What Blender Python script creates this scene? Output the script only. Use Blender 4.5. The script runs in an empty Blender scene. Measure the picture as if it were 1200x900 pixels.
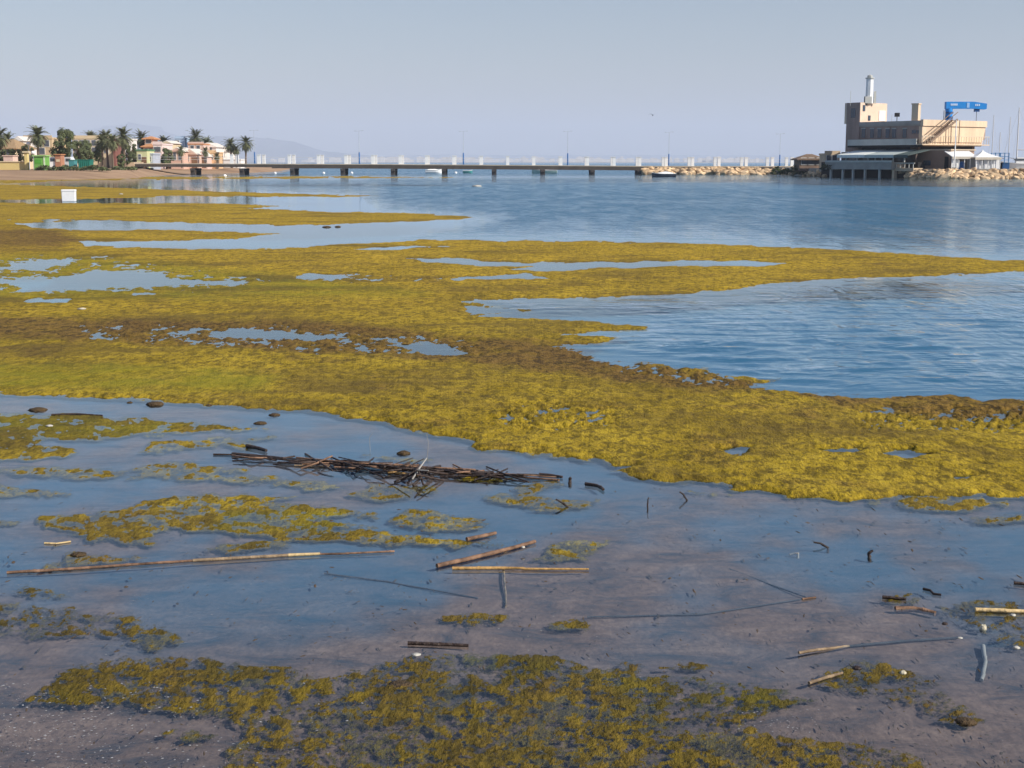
import bpy, bmesh, math, random
import numpy as np
from mathutils import Vector, Matrix, Quaternion
random.seed(7)
S = bpy.context.scene
R = math.radians

# ---------------------------------------------------------------- camera
FPX = 1648.0                     # focal length in pixels of the 1200x900 photograph
HORIZON = 190.0
CAM_H = 2.0
PITCH = math.atan((450.0 - HORIZON) / FPX)
cam = bpy.data.cameras.new('camera')
cam.sensor_width = 36.0
cam.lens = 36.0 * FPX / 1200.0
cam.clip_start, cam.clip_end = 0.1, 60000.0
camo = bpy.data.objects.new('camera', cam)
S.collection.objects.link(camo)
camo.location = (0, 0, CAM_H)
camo.rotation_euler = (math.pi / 2 - PITCH, 0, 0)
S.camera = camo

# ---------------------------------------------------------------- sky, sun, exposure
SUN_EL = R(36.0)
SUN_AZ = R(119.0)                # compass style: 0 = +Y (view direction), 90 = +X (right of the picture)
W_ = bpy.data.worlds.new('World')
S.world = W_
W_.use_nodes = True
nt = W_.node_tree
bg = nt.nodes['Background']
sky = nt.nodes.new('ShaderNodeTexSky')
sky.sky_type = 'NISHITA'
sky.sun_disc = False
sky.sun_elevation = SUN_EL
sky.sun_rotation = SUN_AZ
sky.altitude = 0.0
sky.air_density = 1.3
sky.dust_density = 0.7
sky.ozone_density = 3.0
wb = nt.nodes.new('ShaderNodeMix'); wb.data_type = 'RGBA'; wb.blend_type = 'MULTIPLY'; wb.inputs[0].default_value = 1.0
wb.inputs[7].default_value = (0.955, 0.908, 1.0, 1)        # white balance of the whole sky
nt.links.new(sky.outputs['Color'], wb.inputs[6])
nt.links.new(wb.outputs[2], bg.inputs['Color'])
bg.inputs['Strength'].default_value = 0.081
sl = bpy.data.lights.new('sun', 'SUN')
sl.energy = 5.0
sl.angle = R(0.5)
sl.color = (1.0, 0.93, 0.82)
so = bpy.data.objects.new('sun', sl)
S.collection.objects.link(so)
sdir = Vector((math.sin(SUN_AZ) * math.cos(SUN_EL), math.cos(SUN_AZ) * math.cos(SUN_EL), math.sin(SUN_EL)))
so.rotation_euler = sdir.to_track_quat('Z', 'Y').to_euler()
so.location = sdir * 50
S.view_settings.view_transform = 'Standard'
S.view_settings.look = 'None'
S.view_settings.exposure = 0.25
S.view_settings.gamma = 1.0
S.render.engine = 'CYCLES'
S.cycles.max_bounces = 6
S.cycles.transparent_max_bounces = 12
S.cycles.volume_bounces = 1
S.cycles.caustics_reflective = False
S.cycles.caustics_refractive = False
S.cycles.sample_clamp_indirect = 4.0
HAZE_DENSITY = 0.00016
HAZE_COLOR = (0.77, 0.83, 0.97, 1)

# ---------------------------------------------------------------- photograph <-> place
def ray(px, py):
    a, b = (px - 600.0) / FPX, (450.0 - py) / FPX
    return Vector((a, math.cos(PITCH) + b * math.sin(PITCH), -math.sin(PITCH) + b * math.cos(PITCH)))
def G(px, py, z=0.0):            # point on the level z
    d = ray(px, py); t = (z - CAM_H) / d.z
    return Vector((d.x * t, d.y * t, z))
def V(px, py, D):                # point on the upright plane y = D
    d = ray(px, py); t = D / d.y
    return Vector((d.x * t, D, CAM_H + d.z * t))
def project(x, y, z):
    dz = z - CAM_H
    dep = y * math.cos(PITCH) - dz * math.sin(PITCH)
    up = y * math.sin(PITCH) + dz * math.cos(PITCH)
    return 600 + FPX * x / dep, 450 - FPX * up / dep
def along(C, d, px):             # distance t so that C + t d shows at column px (C, d level vectors)
    k = (px - 600.0) / FPX / math.cos(PITCH)
    # x = k * (y*cos^2 + (CAM_H - z) sin cos ...) : far away the depth is close to y*cos(PITCH)
    t = 0.0
    for _ in range(40):
        p = C + d * t
        q, _y = project(p.x, p.y, p.z)
        p2 = C + d * (t + 0.01)
        q2, _y = project(p2.x, p2.y, p2.z)
        t += (px - q) / ((q2 - q) / 0.01)
    return t
def height_at(P, py):            # z of the point over P's plan position that shows at row py
    b = (450.0 - py) / FPX
    s, c = math.sin(PITCH), math.cos(PITCH)
    # (y s + dz c) / (y c - dz s) = b
    y = P.y
    dz = (b * y * c - y * s) / (c + b * s)
    return CAM_H + dz

# ---------------------------------------------------------------- vector noise for meshes
def _hash(ix, iy, seed):
    h = (ix.astype(np.int64) * 374761393 + iy.astype(np.int64) * 668265263 + seed * 974634777) & 0xffffffff
    h = ((h ^ (h >> 13)) * 1274126177) & 0xffffffff
    h = (h ^ (h >> 16)) & 0xffffffff
    return h.astype(np.float64) / 4294967295.0
def perlin(x, y, seed=0):
    ix, iy = np.floor(x), np.floor(y)
    fx, fy = x - ix, y - iy
    u, v = fx * fx * fx * (fx * (fx * 6 - 15) + 10), fy * fy * fy * (fy * (fy * 6 - 15) + 10)
    def g(dx, dy):
        a = _hash(ix + dx, iy + dy, seed) * 2 * math.pi
        return np.cos(a) * (fx - dx) + np.sin(a) * (fy - dy)
    n0 = g(0, 0) * (1 - u) + g(1, 0) * u
    n1 = g(0, 1) * (1 - u) + g(1, 1) * u
    return (n0 * (1 - v) + n1 * v) * 1.5
def fbm(x, y, seed, octs, gain=0.55, lac=2.03):
    s, a, f = np.zeros_like(x), 1.0, 1.0
    for k in range(octs):
        s += a * perlin(x * f + 17.3 * k, y * f - 9.1 * k, seed + k)
        a *= gain; f *= lac
    return s
def smooth(a, b, x):
    t = np.clip((x - a) / (b - a), 0, 1)
    return t * t * (3 - 2 * t)
def polysd(PX, PY, poly, wy=2.5, margin=40.0):
    """signed distance in pixels (inside positive) of a traced outline, rows weighted wy"""
    P = np.array(poly, float)
    x0, x1, y0, y1 = P[:, 0].min() - margin, P[:, 0].max() + margin, P[:, 1].min() - margin / wy, P[:, 1].max() + margin / wy
    out = np.full(PX.shape, -margin)
    sel = (PX > x0) & (PX < x1) & (PY > y0) & (PY < y1)
    if not sel.any():
        return out
    x, y = PX[sel], PY[sel] * wy
    P[:, 1] *= wy
    d2 = np.full(x.shape, 1e12)
    ins = np.zeros(x.shape, bool)
    n = len(P)
    for i in range(n):
        ax, ay = P[i]; bx, by = P[(i + 1) % n]
        ex, ey = bx - ax, by - ay
        t = np.clip(((x - ax) * ex + (y - ay) * ey) / (ex * ex + ey * ey + 1e-9), 0, 1)
        d2 = np.minimum(d2, (x - ax - t * ex) ** 2 + (y - ay - t * ey) ** 2)
        if ay != by:
            c = ((ay > y) != (by > y)) & (x < (bx - ax) * (y - ay) / (by - ay) + ax)
            ins ^= c
    d = np.sqrt(d2)
    out[sel] = np.maximum(np.where(ins, d, -d), -margin)
    return out

# ---------------------------------------------------------------- materials
MATS = {}
def mat(name, col, rough=0.8, var=0.25, scale=3.0, bump=0.0, spec=0.3, metal=0.0, col2=None, bscale=None, stretch=(1, 1, 1), detail=5.0, obvar=0.0):
    if name in MATS: return MATS[name]
    m = bpy.data.materials.new(name); m.use_nodes = True
    t = m.node_tree; N = t.nodes; L = t.links
    b = N['Principled BSDF']
    b.inputs['Roughness'].default_value = rough
    b.inputs['Specular IOR Level'].default_value = spec
    b.inputs['Metallic'].default_value = metal
    tc = N.new('ShaderNodeTexCoord'); mp = N.new('ShaderNodeMapping'); mp.inputs['Scale'].default_value = stretch
    L.new(tc.outputs['Object'], mp.inputs['Vector'])
    nz = N.new('ShaderNodeTexNoise'); nz.inputs['Scale'].default_value = scale; nz.inputs['Detail'].default_value = detail
    nz.inputs['Roughness'].default_value = 0.65
    L.new(mp.outputs['Vector'], nz.inputs['Vector'])
    rp = N.new('ShaderNodeValToRGB')
    rp.color_ramp.elements[0].position = 0.3; rp.color_ramp.elements[1].position = 0.72
    c2 = col2 if col2 else tuple(min(1, c * (1 + var)) for c in col)
    c1 = tuple(c * (1 - var) for c in col)
    rp.color_ramp.elements[0].color = (*c1, 1); rp.color_ramp.elements[1].color = (*c2, 1)
    L.new(nz.outputs['Fac'], rp.inputs['Fac'])
    out = rp.outputs['Color']
    if obvar:
        oi = N.new('ShaderNodeObjectInfo'); hs = N.new('ShaderNodeHueSaturation')
        ma = N.new('ShaderNodeMath'); ma.operation = 'MULTIPLY_ADD'; ma.inputs[1].default_value = obvar; ma.inputs[2].default_value = 1 - obvar / 2
        L.new(oi.outputs['Random'], ma.inputs[0]); L.new(ma.outputs[0], hs.inputs['Value']); L.new(out, hs.inputs['Color'])
        out = hs.outputs['Color']
    L.new(out, b.inputs['Base Color'])
    if bump:
        n2 = N.new('ShaderNodeTexNoise'); n2.inputs['Scale'].default_value = bscale or scale * 4; n2.inputs['Detail'].default_value = 4
        L.new(mp.outputs['Vector'], n2.inputs['Vector'])
        bp = N.new('ShaderNodeBump'); bp.inputs['Strength'].default_value = bump; bp.inputs['Distance'].default_value = 0.05
        L.new(n2.outputs['Fac'], bp.inputs['Height']); L.new(bp.outputs['Normal'], b.inputs['Normal'])
    MATS[name] = m
    return m

# ---------------------------------------------------------------- object helpers
def tag(o, label=None, cat=None, group=None, kind=None):
    if label: o['label'] = label
    if cat: o['category'] = cat
    if group: o['group'] = group
    if kind: o['kind'] = kind
    return o
def empty(name, loc=(0, 0, 0), label=None, cat=None, group=None, rz=0.0):
    o = bpy.data.objects.new(name, None); S.collection.objects.link(o)
    o.location = loc; o.rotation_euler = (0, 0, rz); o.empty_display_size = 0.2
    return tag(o, label, cat, group)
def link(name, me, parent=None, loc=None, rot=None, scale=None):
    o = bpy.data.objects.new(name, me); S.collection.objects.link(o)
    if parent is not None: o.parent = parent
    if loc is not None: o.location = loc
    if rot is not None: o.rotation_euler = rot
    if scale is not None: o.scale = scale
    return o
class MB:
    """collects simple shapes and links them as one mesh object"""
    def __init__(s): s.v = []; s.f = []; s.sm = []
    def add(s, vs, fs, sm=False):
        k = len(s.v); s.v += [tuple(v) for v in vs]
        s.f += [tuple(i + k for i in f) for f in fs]; s.sm += [sm] * len(fs)
    def box(s, c, size, M=None, taper=1.0):
        hx, hy, hz = size[0] / 2, size[1] / 2, size[2] / 2
        vs = []
        for z, k in ((-hz, 1.0), (hz, taper)):
            for x, y in ((-hx, -hy), (hx, -hy), (hx, hy), (-hx, hy)):
                p = Vector((x * k, y * k, z))
                if M is not None: p = M @ p
                vs.append(p + Vector(c))
        s.add(vs, [(0, 3, 2, 1), (4, 5, 6, 7), (0, 1, 5, 4), (1, 2, 6, 5), (2, 3, 7, 6), (3, 0, 4, 7)])
    def beam(s, a, b, w, h):
        a, b = Vector(a), Vector(b); d = b - a; L = d.length
        q = d.to_track_quat('X', 'Z').to_matrix()
        s.box((a + b) / 2, (L, w, h), q)
    def tube(s, pts, rad, n=8, caps=True, sm=True):
        pts = [Vector(p) for p in pts]
        if not isinstance(rad, (list, tuple)): rad = [rad] * len(pts)
        vs = []; fs = []
        up = None
        for i, p in enumerate(pts):
            d = (pts[min(i + 1, len(pts) - 1)] - pts[max(i - 1, 0)]).normalized()
            if up is None:
                up = d.orthogonal().normalized()
            up = (up - d * up.dot(d))
            up = up.normalized() if up.length > 1e-6 else d.orthogonal().normalized()
            w = d.cross(up)
            for k in range(n):
                a = 2 * math.pi * k / n
                vs.append(p + (up * math.cos(a) + w * math.sin(a)) * rad[i])
        for i in range(len(pts) - 1):
            for k in range(n):
                k2 = (k + 1) % n
                fs.append((i * n + k, i * n + k2, (i + 1) * n + k2, (i + 1) * n + k))
        s.add(vs, fs, sm)
        if caps:
            m = len(pts) - 1
            s.add(vs[:n], [tuple(reversed(range(n)))]); s.add(vs[m * n:], [tuple(range(n))])
    def quad(s, a, b, c, d): s.add([a, b, c, d], [(0, 1, 2, 3)])
    def tri(s, a, b, c): s.add([a, b, c], [(0, 1, 2)])
    def prism(s, poly, z0, z1):
        n = len(poly)
        vs = [(p[0], p[1], z0) for p in poly] + [(p[0], p[1], z1) for p in poly]
        s.add(vs, [tuple(reversed(range(n))), tuple(range(n, 2 * n))] + [(i, (i + 1) % n, n + (i + 1) % n, n + i) for i in range(n)])
    def mesh(s, name, m):
        me = bpy.data.meshes.new(name); me.from_pydata(s.v, [], s.f)
        for p, k in zip(me.polygons, s.sm): p.use_smooth = k
        me.materials.append(m); me.update()
        return me
    def build(s, name, m, parent=None, loc=None, rot=None, bevel=0.0):
        me = s.mesh(name, m)
        if bevel:
            bm = bmesh.new(); bm.from_mesh(me)
            bmesh.ops.remove_doubles(bm, verts=bm.verts, dist=1e-5)
            bmesh.ops.bevel(bm, geom=[e for e in bm.edges if e.calc_face_angle(0) > 0.5], offset=bevel, segments=1, affect='EDGES')
            bm.to_mesh(me); bm.free()
        return link(name, me, parent, loc, rot)
def grid_mesh(name, verts, quads, m, attrs=None, smooth_=True):
    me = bpy.data.meshes.new(name)
    me.vertices.add(len(verts)); me.vertices.foreach_set('co', np.asarray(verts, np.float32).ravel())
    nq = len(quads)
    me.loops.add(nq * 4); me.loops.foreach_set('vertex_index', np.asarray(quads, np.int32).ravel())
    me.polygons.add(nq); me.polygons.foreach_set('loop_start', np.arange(nq, dtype=np.int32) * 4)
    me.update(calc_edges=True)
    me.polygons.foreach_set('use_smooth', np.full(nq, smooth_))
    for k, a in (attrs or {}).items():
        at = me.attributes.new(k, 'FLOAT', 'POINT'); at.data.foreach_set('value', np.asarray(a, np.float32))
    me.materials.append(m); me.update()
    return me
def copy_tree(o, parent=None):
    c = o.copy(); S.collection.objects.link(c)
    if parent is not None: c.parent = parent
    for ch in list(o.children): copy_tree(ch, c)
    return c

# ================================================================ SETTING: water, sea bed, algae
# outlines of the mats, traced on the photograph and laid on the ground; (zone, cap, outline)
MAIN = [(-260,257),(0,257),(60,257),(100,259),(20,262),(40,266),(75,269),(100,270),(90,280),(100,288),(200,290.5),(300,291.5),(350,289),(400,286),(450,284),(480,282),(490,280.5),(560,281),(700,282.5),(800,284),(850,286),(900,288.5),(960,291),(1050,296),(1120,300),(1160,304),(1215,306),(1260,311),
 (1250,315),(1200,319),(1100,323),(1000,326.5),(900,333),(880,337),(840,341),(800,345),(740,348),(660,350),(600,351),(540,354),(560,357),(600,360),(622,364),(590,367),(560,370),(620,373),(680,375),(740,382),(762,384),(740,388),(700,389),(655,391),(700,393),(730,396),(700,402),(655,406),(690,413),(700,420),(730,426),(760,426),(800,430),(830,431),(832,436),(850,441),(880,443),(915,443),(905,449),(880,451),(910,458),(960,461),(1000,464),(1060,465),(1110,464),(1150,468),(1320,471),(1400,480),(1462,500),(1480,530),(1440,560),(1370,578),(1300,588),(1200,583),(1150,581),(1080,581),(1050,583),(990,587),(950,584),(900,577),(860,575),(840,567),(800,566),(740,558),(712,550),(740,547),(700,541),(670,535),(640,532),(560,527),(550,522),(555,517),(515,510),(480,503),(440,496),(380,483),(330,481),(270,477),(200,470),(150,469),(100,466),(0,462),(-260,458)]
MATS_OUT = [
 ('bar', 0.50, [(-260,206),(0,206.5),(150,207),(400,206.2),(500,207),(562,208.6),(400,209.4),(150,211),(60,213),(0,216),(-260,217)]),
 ('far', 1., [(-260,214),(0,215.5),(60,217.5),(150,220),(250,224),(350,226.5),(445,229.6),(400,231.5),(300,231),(200,230),(130,233),(0,234.6),(-260,236)]),
 ('tip', 1., [(-260,237),(100,237.6),(240,238),(345,241.2),(290,244),(380,247.5),(480,249.5),(540,252),(568,255),(520,258),(430,262),(330,264),(230,262),(150,259.5),(60,257.5),(-260,258)]),
 ('spit', 1., [(40,268),(80,269.5),(200,268.5),(270,271),(335,274.6),(300,278),(270,280),(200,283),(100,283.5),(40,284)]),
 ('main', 1., MAIN),
 ('west', 0.45, [(-260,482),(0,483),(50,484),(100,486),(150,489),(190,493),(240,496),(290,500),(312,503),(260,505),(220,508),(130,513),(60,515),(40,520),(80,526),(90,532),(60,536),(20,538),(0,541),(-260,545)]),
 ('west', 0.28, [(165,530),(180,517),(210,514),(290,512),(332,511),(300,518),(290,526),(240,523),(210,527),(180,531)]),
 ('west', 0.28, [(-260,545),(0,546),(60,548),(100,550),(150,552),(145,556),(100,560),(60,556),(0,556),(-260,556)]),
 ('west', 0.25, [(150,548),(190,541),(230,542),(240,547),(290,548),(285,552),(250,555),(330,560),(390,566),(402,571),(360,573),(320,566),(260,563),(230,565),(200,560),(150,560)]),
 ('west', 0.25, [(-260,563),(0,566),(40,572),(82,578),(70,581),(0,583),(-260,583)]),
 ('west', 0.25, [(-40,608),(0,607),(25,609),(15,615),(-40,616)]),
 ('pool', 0.36, [(45,606),(80,604),(140,596),(180,586),(200,579),(260,580),(345,580),(320,587),(350,590),(400,596),(440,600),(445,607),(400,605),(375,607),(400,615),(440,622),(480,627),(560,632),(592,637),(530,639),(450,637),(400,634),(330,632),(340,641),(270,648),(240,644),(270,636),(320,630),(270,624),(200,619),(180,627),(180,637),(100,635),(100,628),(80,622),(50,617)]),
 ('pool', 0.27, [(40,668),(70,655),(85,646),(110,650),(167,654),(110,660),(70,665)]),
 ('pool', 0.27, [(460,607),(480,596),(500,598),(530,604),(572,611),(570,617),(530,623),(490,618),(460,612)]),
 ('heap', 0.22, [(420,573),(440,568),(500,568),(516,571),(500,578),(480,585),(440,586),(405,578)]),
 ('heap', 0.25, [(565,580),(600,576),(610,570),(640,563),(662,568),(620,578),(650,583),(702,585),(690,596),(660,598),(620,595),(590,589),(570,585)]),
 ('heap', 0.22, [(520,562),(560,553),(602,558),(590,566),(550,565)]),
 ('heap', 0.19, [(425,534),(480,535),(520,540),(460,541)]),
 ('heap', 0.17, [(625,656),(650,636),(680,632),(714,634),(700,645),(680,655),(650,657)]),
 ('heap', 0.17, [(400,612),(435,614),(440,618),(410,618)]),
 ('islet', 0.42, [(1048,587),(1075,581),(1120,583),(1150,583),(1162,592),(1140,598),(1110,600),(1080,595),(1060,592)]),
 ('islet', 0.35, [(1138,608),(1160,602),(1200,605),(1225,608),(1180,613),(1150,612)]),
 ('islet', 0.28, [(1008,586),(1032,587),(1020,591)]),
 ('islet', 0.28, [(1150,584),(1182,587),(1175,594)]),
 ('islet', 0.21, [(808,575),(840,576),(856,580),(820,580)]),
 ('low', 0.20, [(-120,712),(0,706),(60,710),(95,711),(95,719),(130,721),(165,720),(178,729),(200,736),(213,744),(203,757),(180,759),(142,756),(160,748),(130,743),(90,743),(40,749),(0,744),(-120,748)]),
 ('low', 0.20, [(18,696),(30,687),(60,691),(84,700),(50,702)]),
 ('front', .22, [(30,820),(60,800),(80,785),(120,772),(200,770),(300,777),(400,790),(450,774),(520,766),(560,763),(600,766),(650,769),(700,782),(760,789),(850,800),(930,811),(953,822),(900,836),(870,845),(890,860),(940,865),(1000,872),(1060,882),(1100,905),(1000,960),(900,960),(250,960),(270,880),(290,850),(200,832),(120,824),(60,826)]),
 ('east', 0.12, [(955,802),(1000,773),(1030,771),(1060,784),(1100,804),(1135,830),(1152,842),(1130,852),(1100,841),(1060,822),(1000,811)]),
 ('east', 0.12, [(1105,710),(1150,704),(1235,707),(1235,768),(1180,757),(1150,737),(1118,726)]),
 ('east', 0.12, [(1035,701),(1060,696),(1084,700),(1078,706),(1045,706)]),
 ('east', 0.12, [(1125,845),(1145,838),(1155,846),(1140,852)]),
 ('front', .22, [(518,723),(560,717),(602,722),(590,732),(540,731)]),
 ('front', .22, [(646,734),(670,726),(694,731),(680,739)]),
 ('front', .22, [(728,781),(748,777),(758,785),(735,788)]),
 ('front', .22, [(778,781),(800,776),(828,778),(822,786),(790,787)]),
 ('front', .22, [(185,858),(225,854),(250,862),(215,867)]),
]
HOLES = [
 [(-60,313),(0,313),(40,305),(90,303.5),(88,308),(55,312),(40,316),(0,316),(-60,317)],
 [(-60,325),(0,325.5),(60,326),(100,318),(150,317),(190,319.5),(200,327),(290,329.5),(280,333),(200,336),(130,339.5),(60,341.5),(15,342),(20,336),(0,333),(-60,335)],
 [(20,353),(60,349),(94,349.5),(80,353.5),(30,355)],
 [(348,324),(355,321),(402,323),(402,327),(370,328.4),(348,327)],
 [(475,303),(530,301.5),(560,305.5),(620,307.5),(760,306.5),(800,304.5),(870,305.5),(930,308.5),(910,311.5),(800,312.5),(700,314.5),(630,318),(600,316.5),(620,312),(560,312),(500,307.5)],
 [(535,325),(590,321),(622,320.5),(642,326),(590,327.5),(530,328)],
 [(410,292.5),(460,288.5),(552,288),(490,291.2),(450,294)],
 [(195,391),(242,382.5),(232,389.5),(203,393)],
 [(105,393),(114,387.5),(130,397),(112,398)],
 [(238,389.5),(275,386),(330,388),(400,393.5),(412,399),(370,400),(290,397.5),(248,393.5)],
 [(435,396),(480,401.5),(522,403.5),(545,415),(500,417),(478,408.5)],
 [(160,343),(186,344),(180,347),(158,346)],
 [(838,527.5),(860,525),(884,524.5),(872,532.5),(845,531)],
 [(955,526),(985,524.5),(1014,526),(1000,531.5),(965,530)],
 [(1036,530),(1062,527),(1094,533),(1070,536),(1040,533)],
 [(1118,557),(1152,559),(1140,563),(1120,561)],
 [(655,391.5),(668,392),(742,389),(700,390.5)],
 [(540,357),(575,360),(618,364),(585,367),(552,369)],
]
def zonefield(PX, PY, poly_list, margin=40):
    out = None
    for p in poly_list:
        d = polysd(PX, PY, p, margin=margin)
        out = d if out is None else np.maximum(out, d)
    return out
def polar_grid(pxs, rows):
    """level grid: columns are directions, rows are ranges given by the photograph row they show at"""
    az = np.arctan((np.asarray(pxs) - 600.0) / FPX * 1.0)
    py = np.asarray(rows)
    b = (450 - py) / FPX
    s, c = math.sin(PITCH), math.cos(PITCH)
    r = CAM_H * (c + b * s) / (s - b * c)
    A, RR = np.meshgrid(az, r)
    return RR * np.sin(A), RR * np.cos(A), A, RR
def project_np(x, y, z):
    dz = z - CAM_H
    s, c = math.sin(PITCH), math.cos(PITCH)
    dep = y * c - dz * s
    return 600 + FPX * x / dep, 450 - FPX * (y * s + dz * c) / dep

def node_attr(N, name):
    a = N.new('ShaderNodeAttribute'); a.attribute_name = name
    return a.outputs['Fac']
def math_node(N, L, op, a, b=None, c=None, clamp=False):
    n = N.new('ShaderNodeMath'); n.operation = op; n.use_clamp = clamp
    for k, v in enumerate((a, b, c)):
        if v is None: continue
        if isinstance(v, (int, float)): n.inputs[k].default_value = v
        else: L.new(v, n.inputs[k])
    return n.outputs[0]
def noise_node(N, L, vec, scale, detail=4, rough=0.6, dist=0.0):
    n = N.new('ShaderNodeTexNoise'); n.inputs['Scale'].default_value = scale
    n.inputs['Detail'].default_value = detail; n.inputs['Roughness'].default_value = rough; n.inputs['Distortion'].default_value = dist
    L.new(vec, n.inputs['Vector'])
    return n.outputs['Fac']
def mix_col(N, L, fac, a, b):
    n = N.new('ShaderNodeMix'); n.data_type = 'RGBA'
    for k, v in ((0, fac), (6, a), (7, b)):
        if isinstance(v, (int, float)): n.inputs[k].default_value = v
        elif isinstance(v, tuple): n.inputs[k].default_value = (*v, 1)
        else: L.new(v, n.inputs[k])
    return n.outputs[2]
def mapped(N, L, scale):
    tc = N.new('ShaderNodeTexCoord'); mp = N.new('ShaderNodeMapping'); mp.inputs['Scale'].default_value = scale
    L.new(tc.outputs['Object'], mp.inputs['Vector'])
    return mp.outputs['Vector']

def algae_material():
    m = bpy.data.materials.new('matted_algae'); m.use_nodes = True
    t = m.node_tree; N = t.nodes; L = t.links
    b = N['Principled BSDF']
    vec = mapped(N, L, (1, 0.5, 1))
    big = noise_node(N, L, vec, 0.55, 5, 0.6)
    mid = noise_node(N, L, vec, 3.2, 6, 0.75)
    fine = noise_node(N, L, vec, 26.0, 5, 0.75)
    tint = math_node(N, L, 'ADD', math_node(N, L, 'MULTIPLY', big, 0.45), math_node(N, L, 'MULTIPLY', mid, 0.55))
    rp = N.new('ShaderNodeValToRGB'); cr = rp.color_ramp
    cr.elements[0].position = 0.30; cr.elements[0].color = (0.130, 0.105, 0.012, 1)
    cr.elements[1].position = 0.68; cr.elements[1].color = (0.56, 0.40, 0.040, 1)
    e = cr.elements.new(0.42); e.color = (0.32, 0.222, 0.016, 1)
    e = cr.elements.new(0.54); e.color = (0.45, 0.315, 0.028, 1)
    L.new(tint, rp.inputs['Fac'])
    col = rp.outputs['Color']
    och = node_attr(N, 'ochre')
    orp = N.new('ShaderNodeValToRGB'); oc = orp.color_ramp
    oc.elements[0].position = 0.32; oc.elements[0].color = (0.300, 0.205, 0.018, 1)
    oc.elements[1].position = 0.62; oc.elements[1].color = (0.660, 0.430, 0.036, 1)
    L.new(tint, orp.inputs['Fac'])
    col = mix_col(N, L, math_node(N, L, 'MULTIPLY', och, 0.85), col, orp.outputs['Color'])
    # wet olive gaps between the tufts
    med = noise_node(N, L, vec, 9.0, 4, 0.7)
    gap = N.new('ShaderNodeMapRange'); gap.inputs[1].default_value = 0.43; gap.inputs[2].default_value = 0.55
    L.new(math_node(N, L, 'ADD', math_node(N, L, 'MULTIPLY', fine, 0.55), math_node(N, L, 'MULTIPLY', med, 0.45)), gap.inputs[0])
    col = mix_col(N, L, math_node(N, L, 'MULTIPLY_ADD', gap.outputs[0], 0.76, 0.24), (0.060, 0.044, 0.012), col)
    # olive and brown patches metres across
    pat = N.new('ShaderNodeMapRange'); pat.inputs[1].default_value = 0.48; pat.inputs[2].default_value = 0.63
    L.new(noise_node(N, L, mapped(N, L, (0.34, 0.55, 1)), 1.0, 7, 0.68, 0.5), pat.inputs[0])
    col = mix_col(N, L, math_node(N, L, 'MULTIPLY', pat.outputs[0], 0.70), col, (0.130, 0.088, 0.024))
    # dying brown weed
    br = node_attr(N, 'brown')
    brn = math_node(N, L, 'MULTIPLY_ADD', math_node(N, L, 'SUBTRACT', mid, 0.5), 3.4, br, clamp=True)
    brn = math_node(N, L, 'MULTIPLY', brn, math_node(N, L, 'MINIMUM', math_node(N, L, 'MULTIPLY', br, 4.0), 1.0), clamp=True)
    col = mix_col(N, L, math_node(N, L, 'MULTIPLY', brn, 0.78), col, mix_col(N, L, gap.outputs[0], (0.040, 0.025, 0.016), (0.200, 0.112, 0.036)))
    gr = node_attr(N, 'green')
    col = mix_col(N, L, math_node(N, L, 'MULTIPLY', gr, 0.62), col, mix_col(N, L, pat.outputs[0], (0.25, 0.235, 0.018), (0.10, 0.095, 0.018)))
    wt = node_attr(N, 'wet')
    col = mix_col(N, L, math_node(N, L, 'MULTIPLY', wt, 0.80), col, (0.072, 0.058, 0.018))
    cov = node_attr(N, 'cov')
    wisp = noise_node(N, L, mapped(N, L, (1, 0.6, 1)), 34.0, 5, 0.8, 1.4)
    al = N.new('ShaderNodeMapRange'); al.interpolation_type = 'SMOOTHSTEP'; al.inputs[1].default_value = -0.24; al.inputs[2].default_value = 0.20
    L.new(math_node(N, L, 'ADD', cov, math_node(N, L, 'MULTIPLY', math_node(N, L, 'SUBTRACT', wisp, 0.5), 2.1)), al.inputs[0])
    L.new(al.outputs[0], b.inputs['Alpha'])
    L.new(col, b.inputs['Base Color'])
    b.inputs['Roughness'].default_value = 0.7
    b.inputs['Specular IOR Level'].default_value = 0.06
    hgt = math_node(N, L, 'ADD', math_node(N, L, 'MULTIPLY', fine, 0.5), mid)
    bp = N.new('ShaderNodeBump'); bp.inputs['Strength'].default_value = 1.0; bp.inputs['Distance'].default_value = 0.06
    L.new(hgt, bp.inputs['Height']); L.new(bp.outputs['Normal'], b.inputs['Normal'])
    return m
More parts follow.
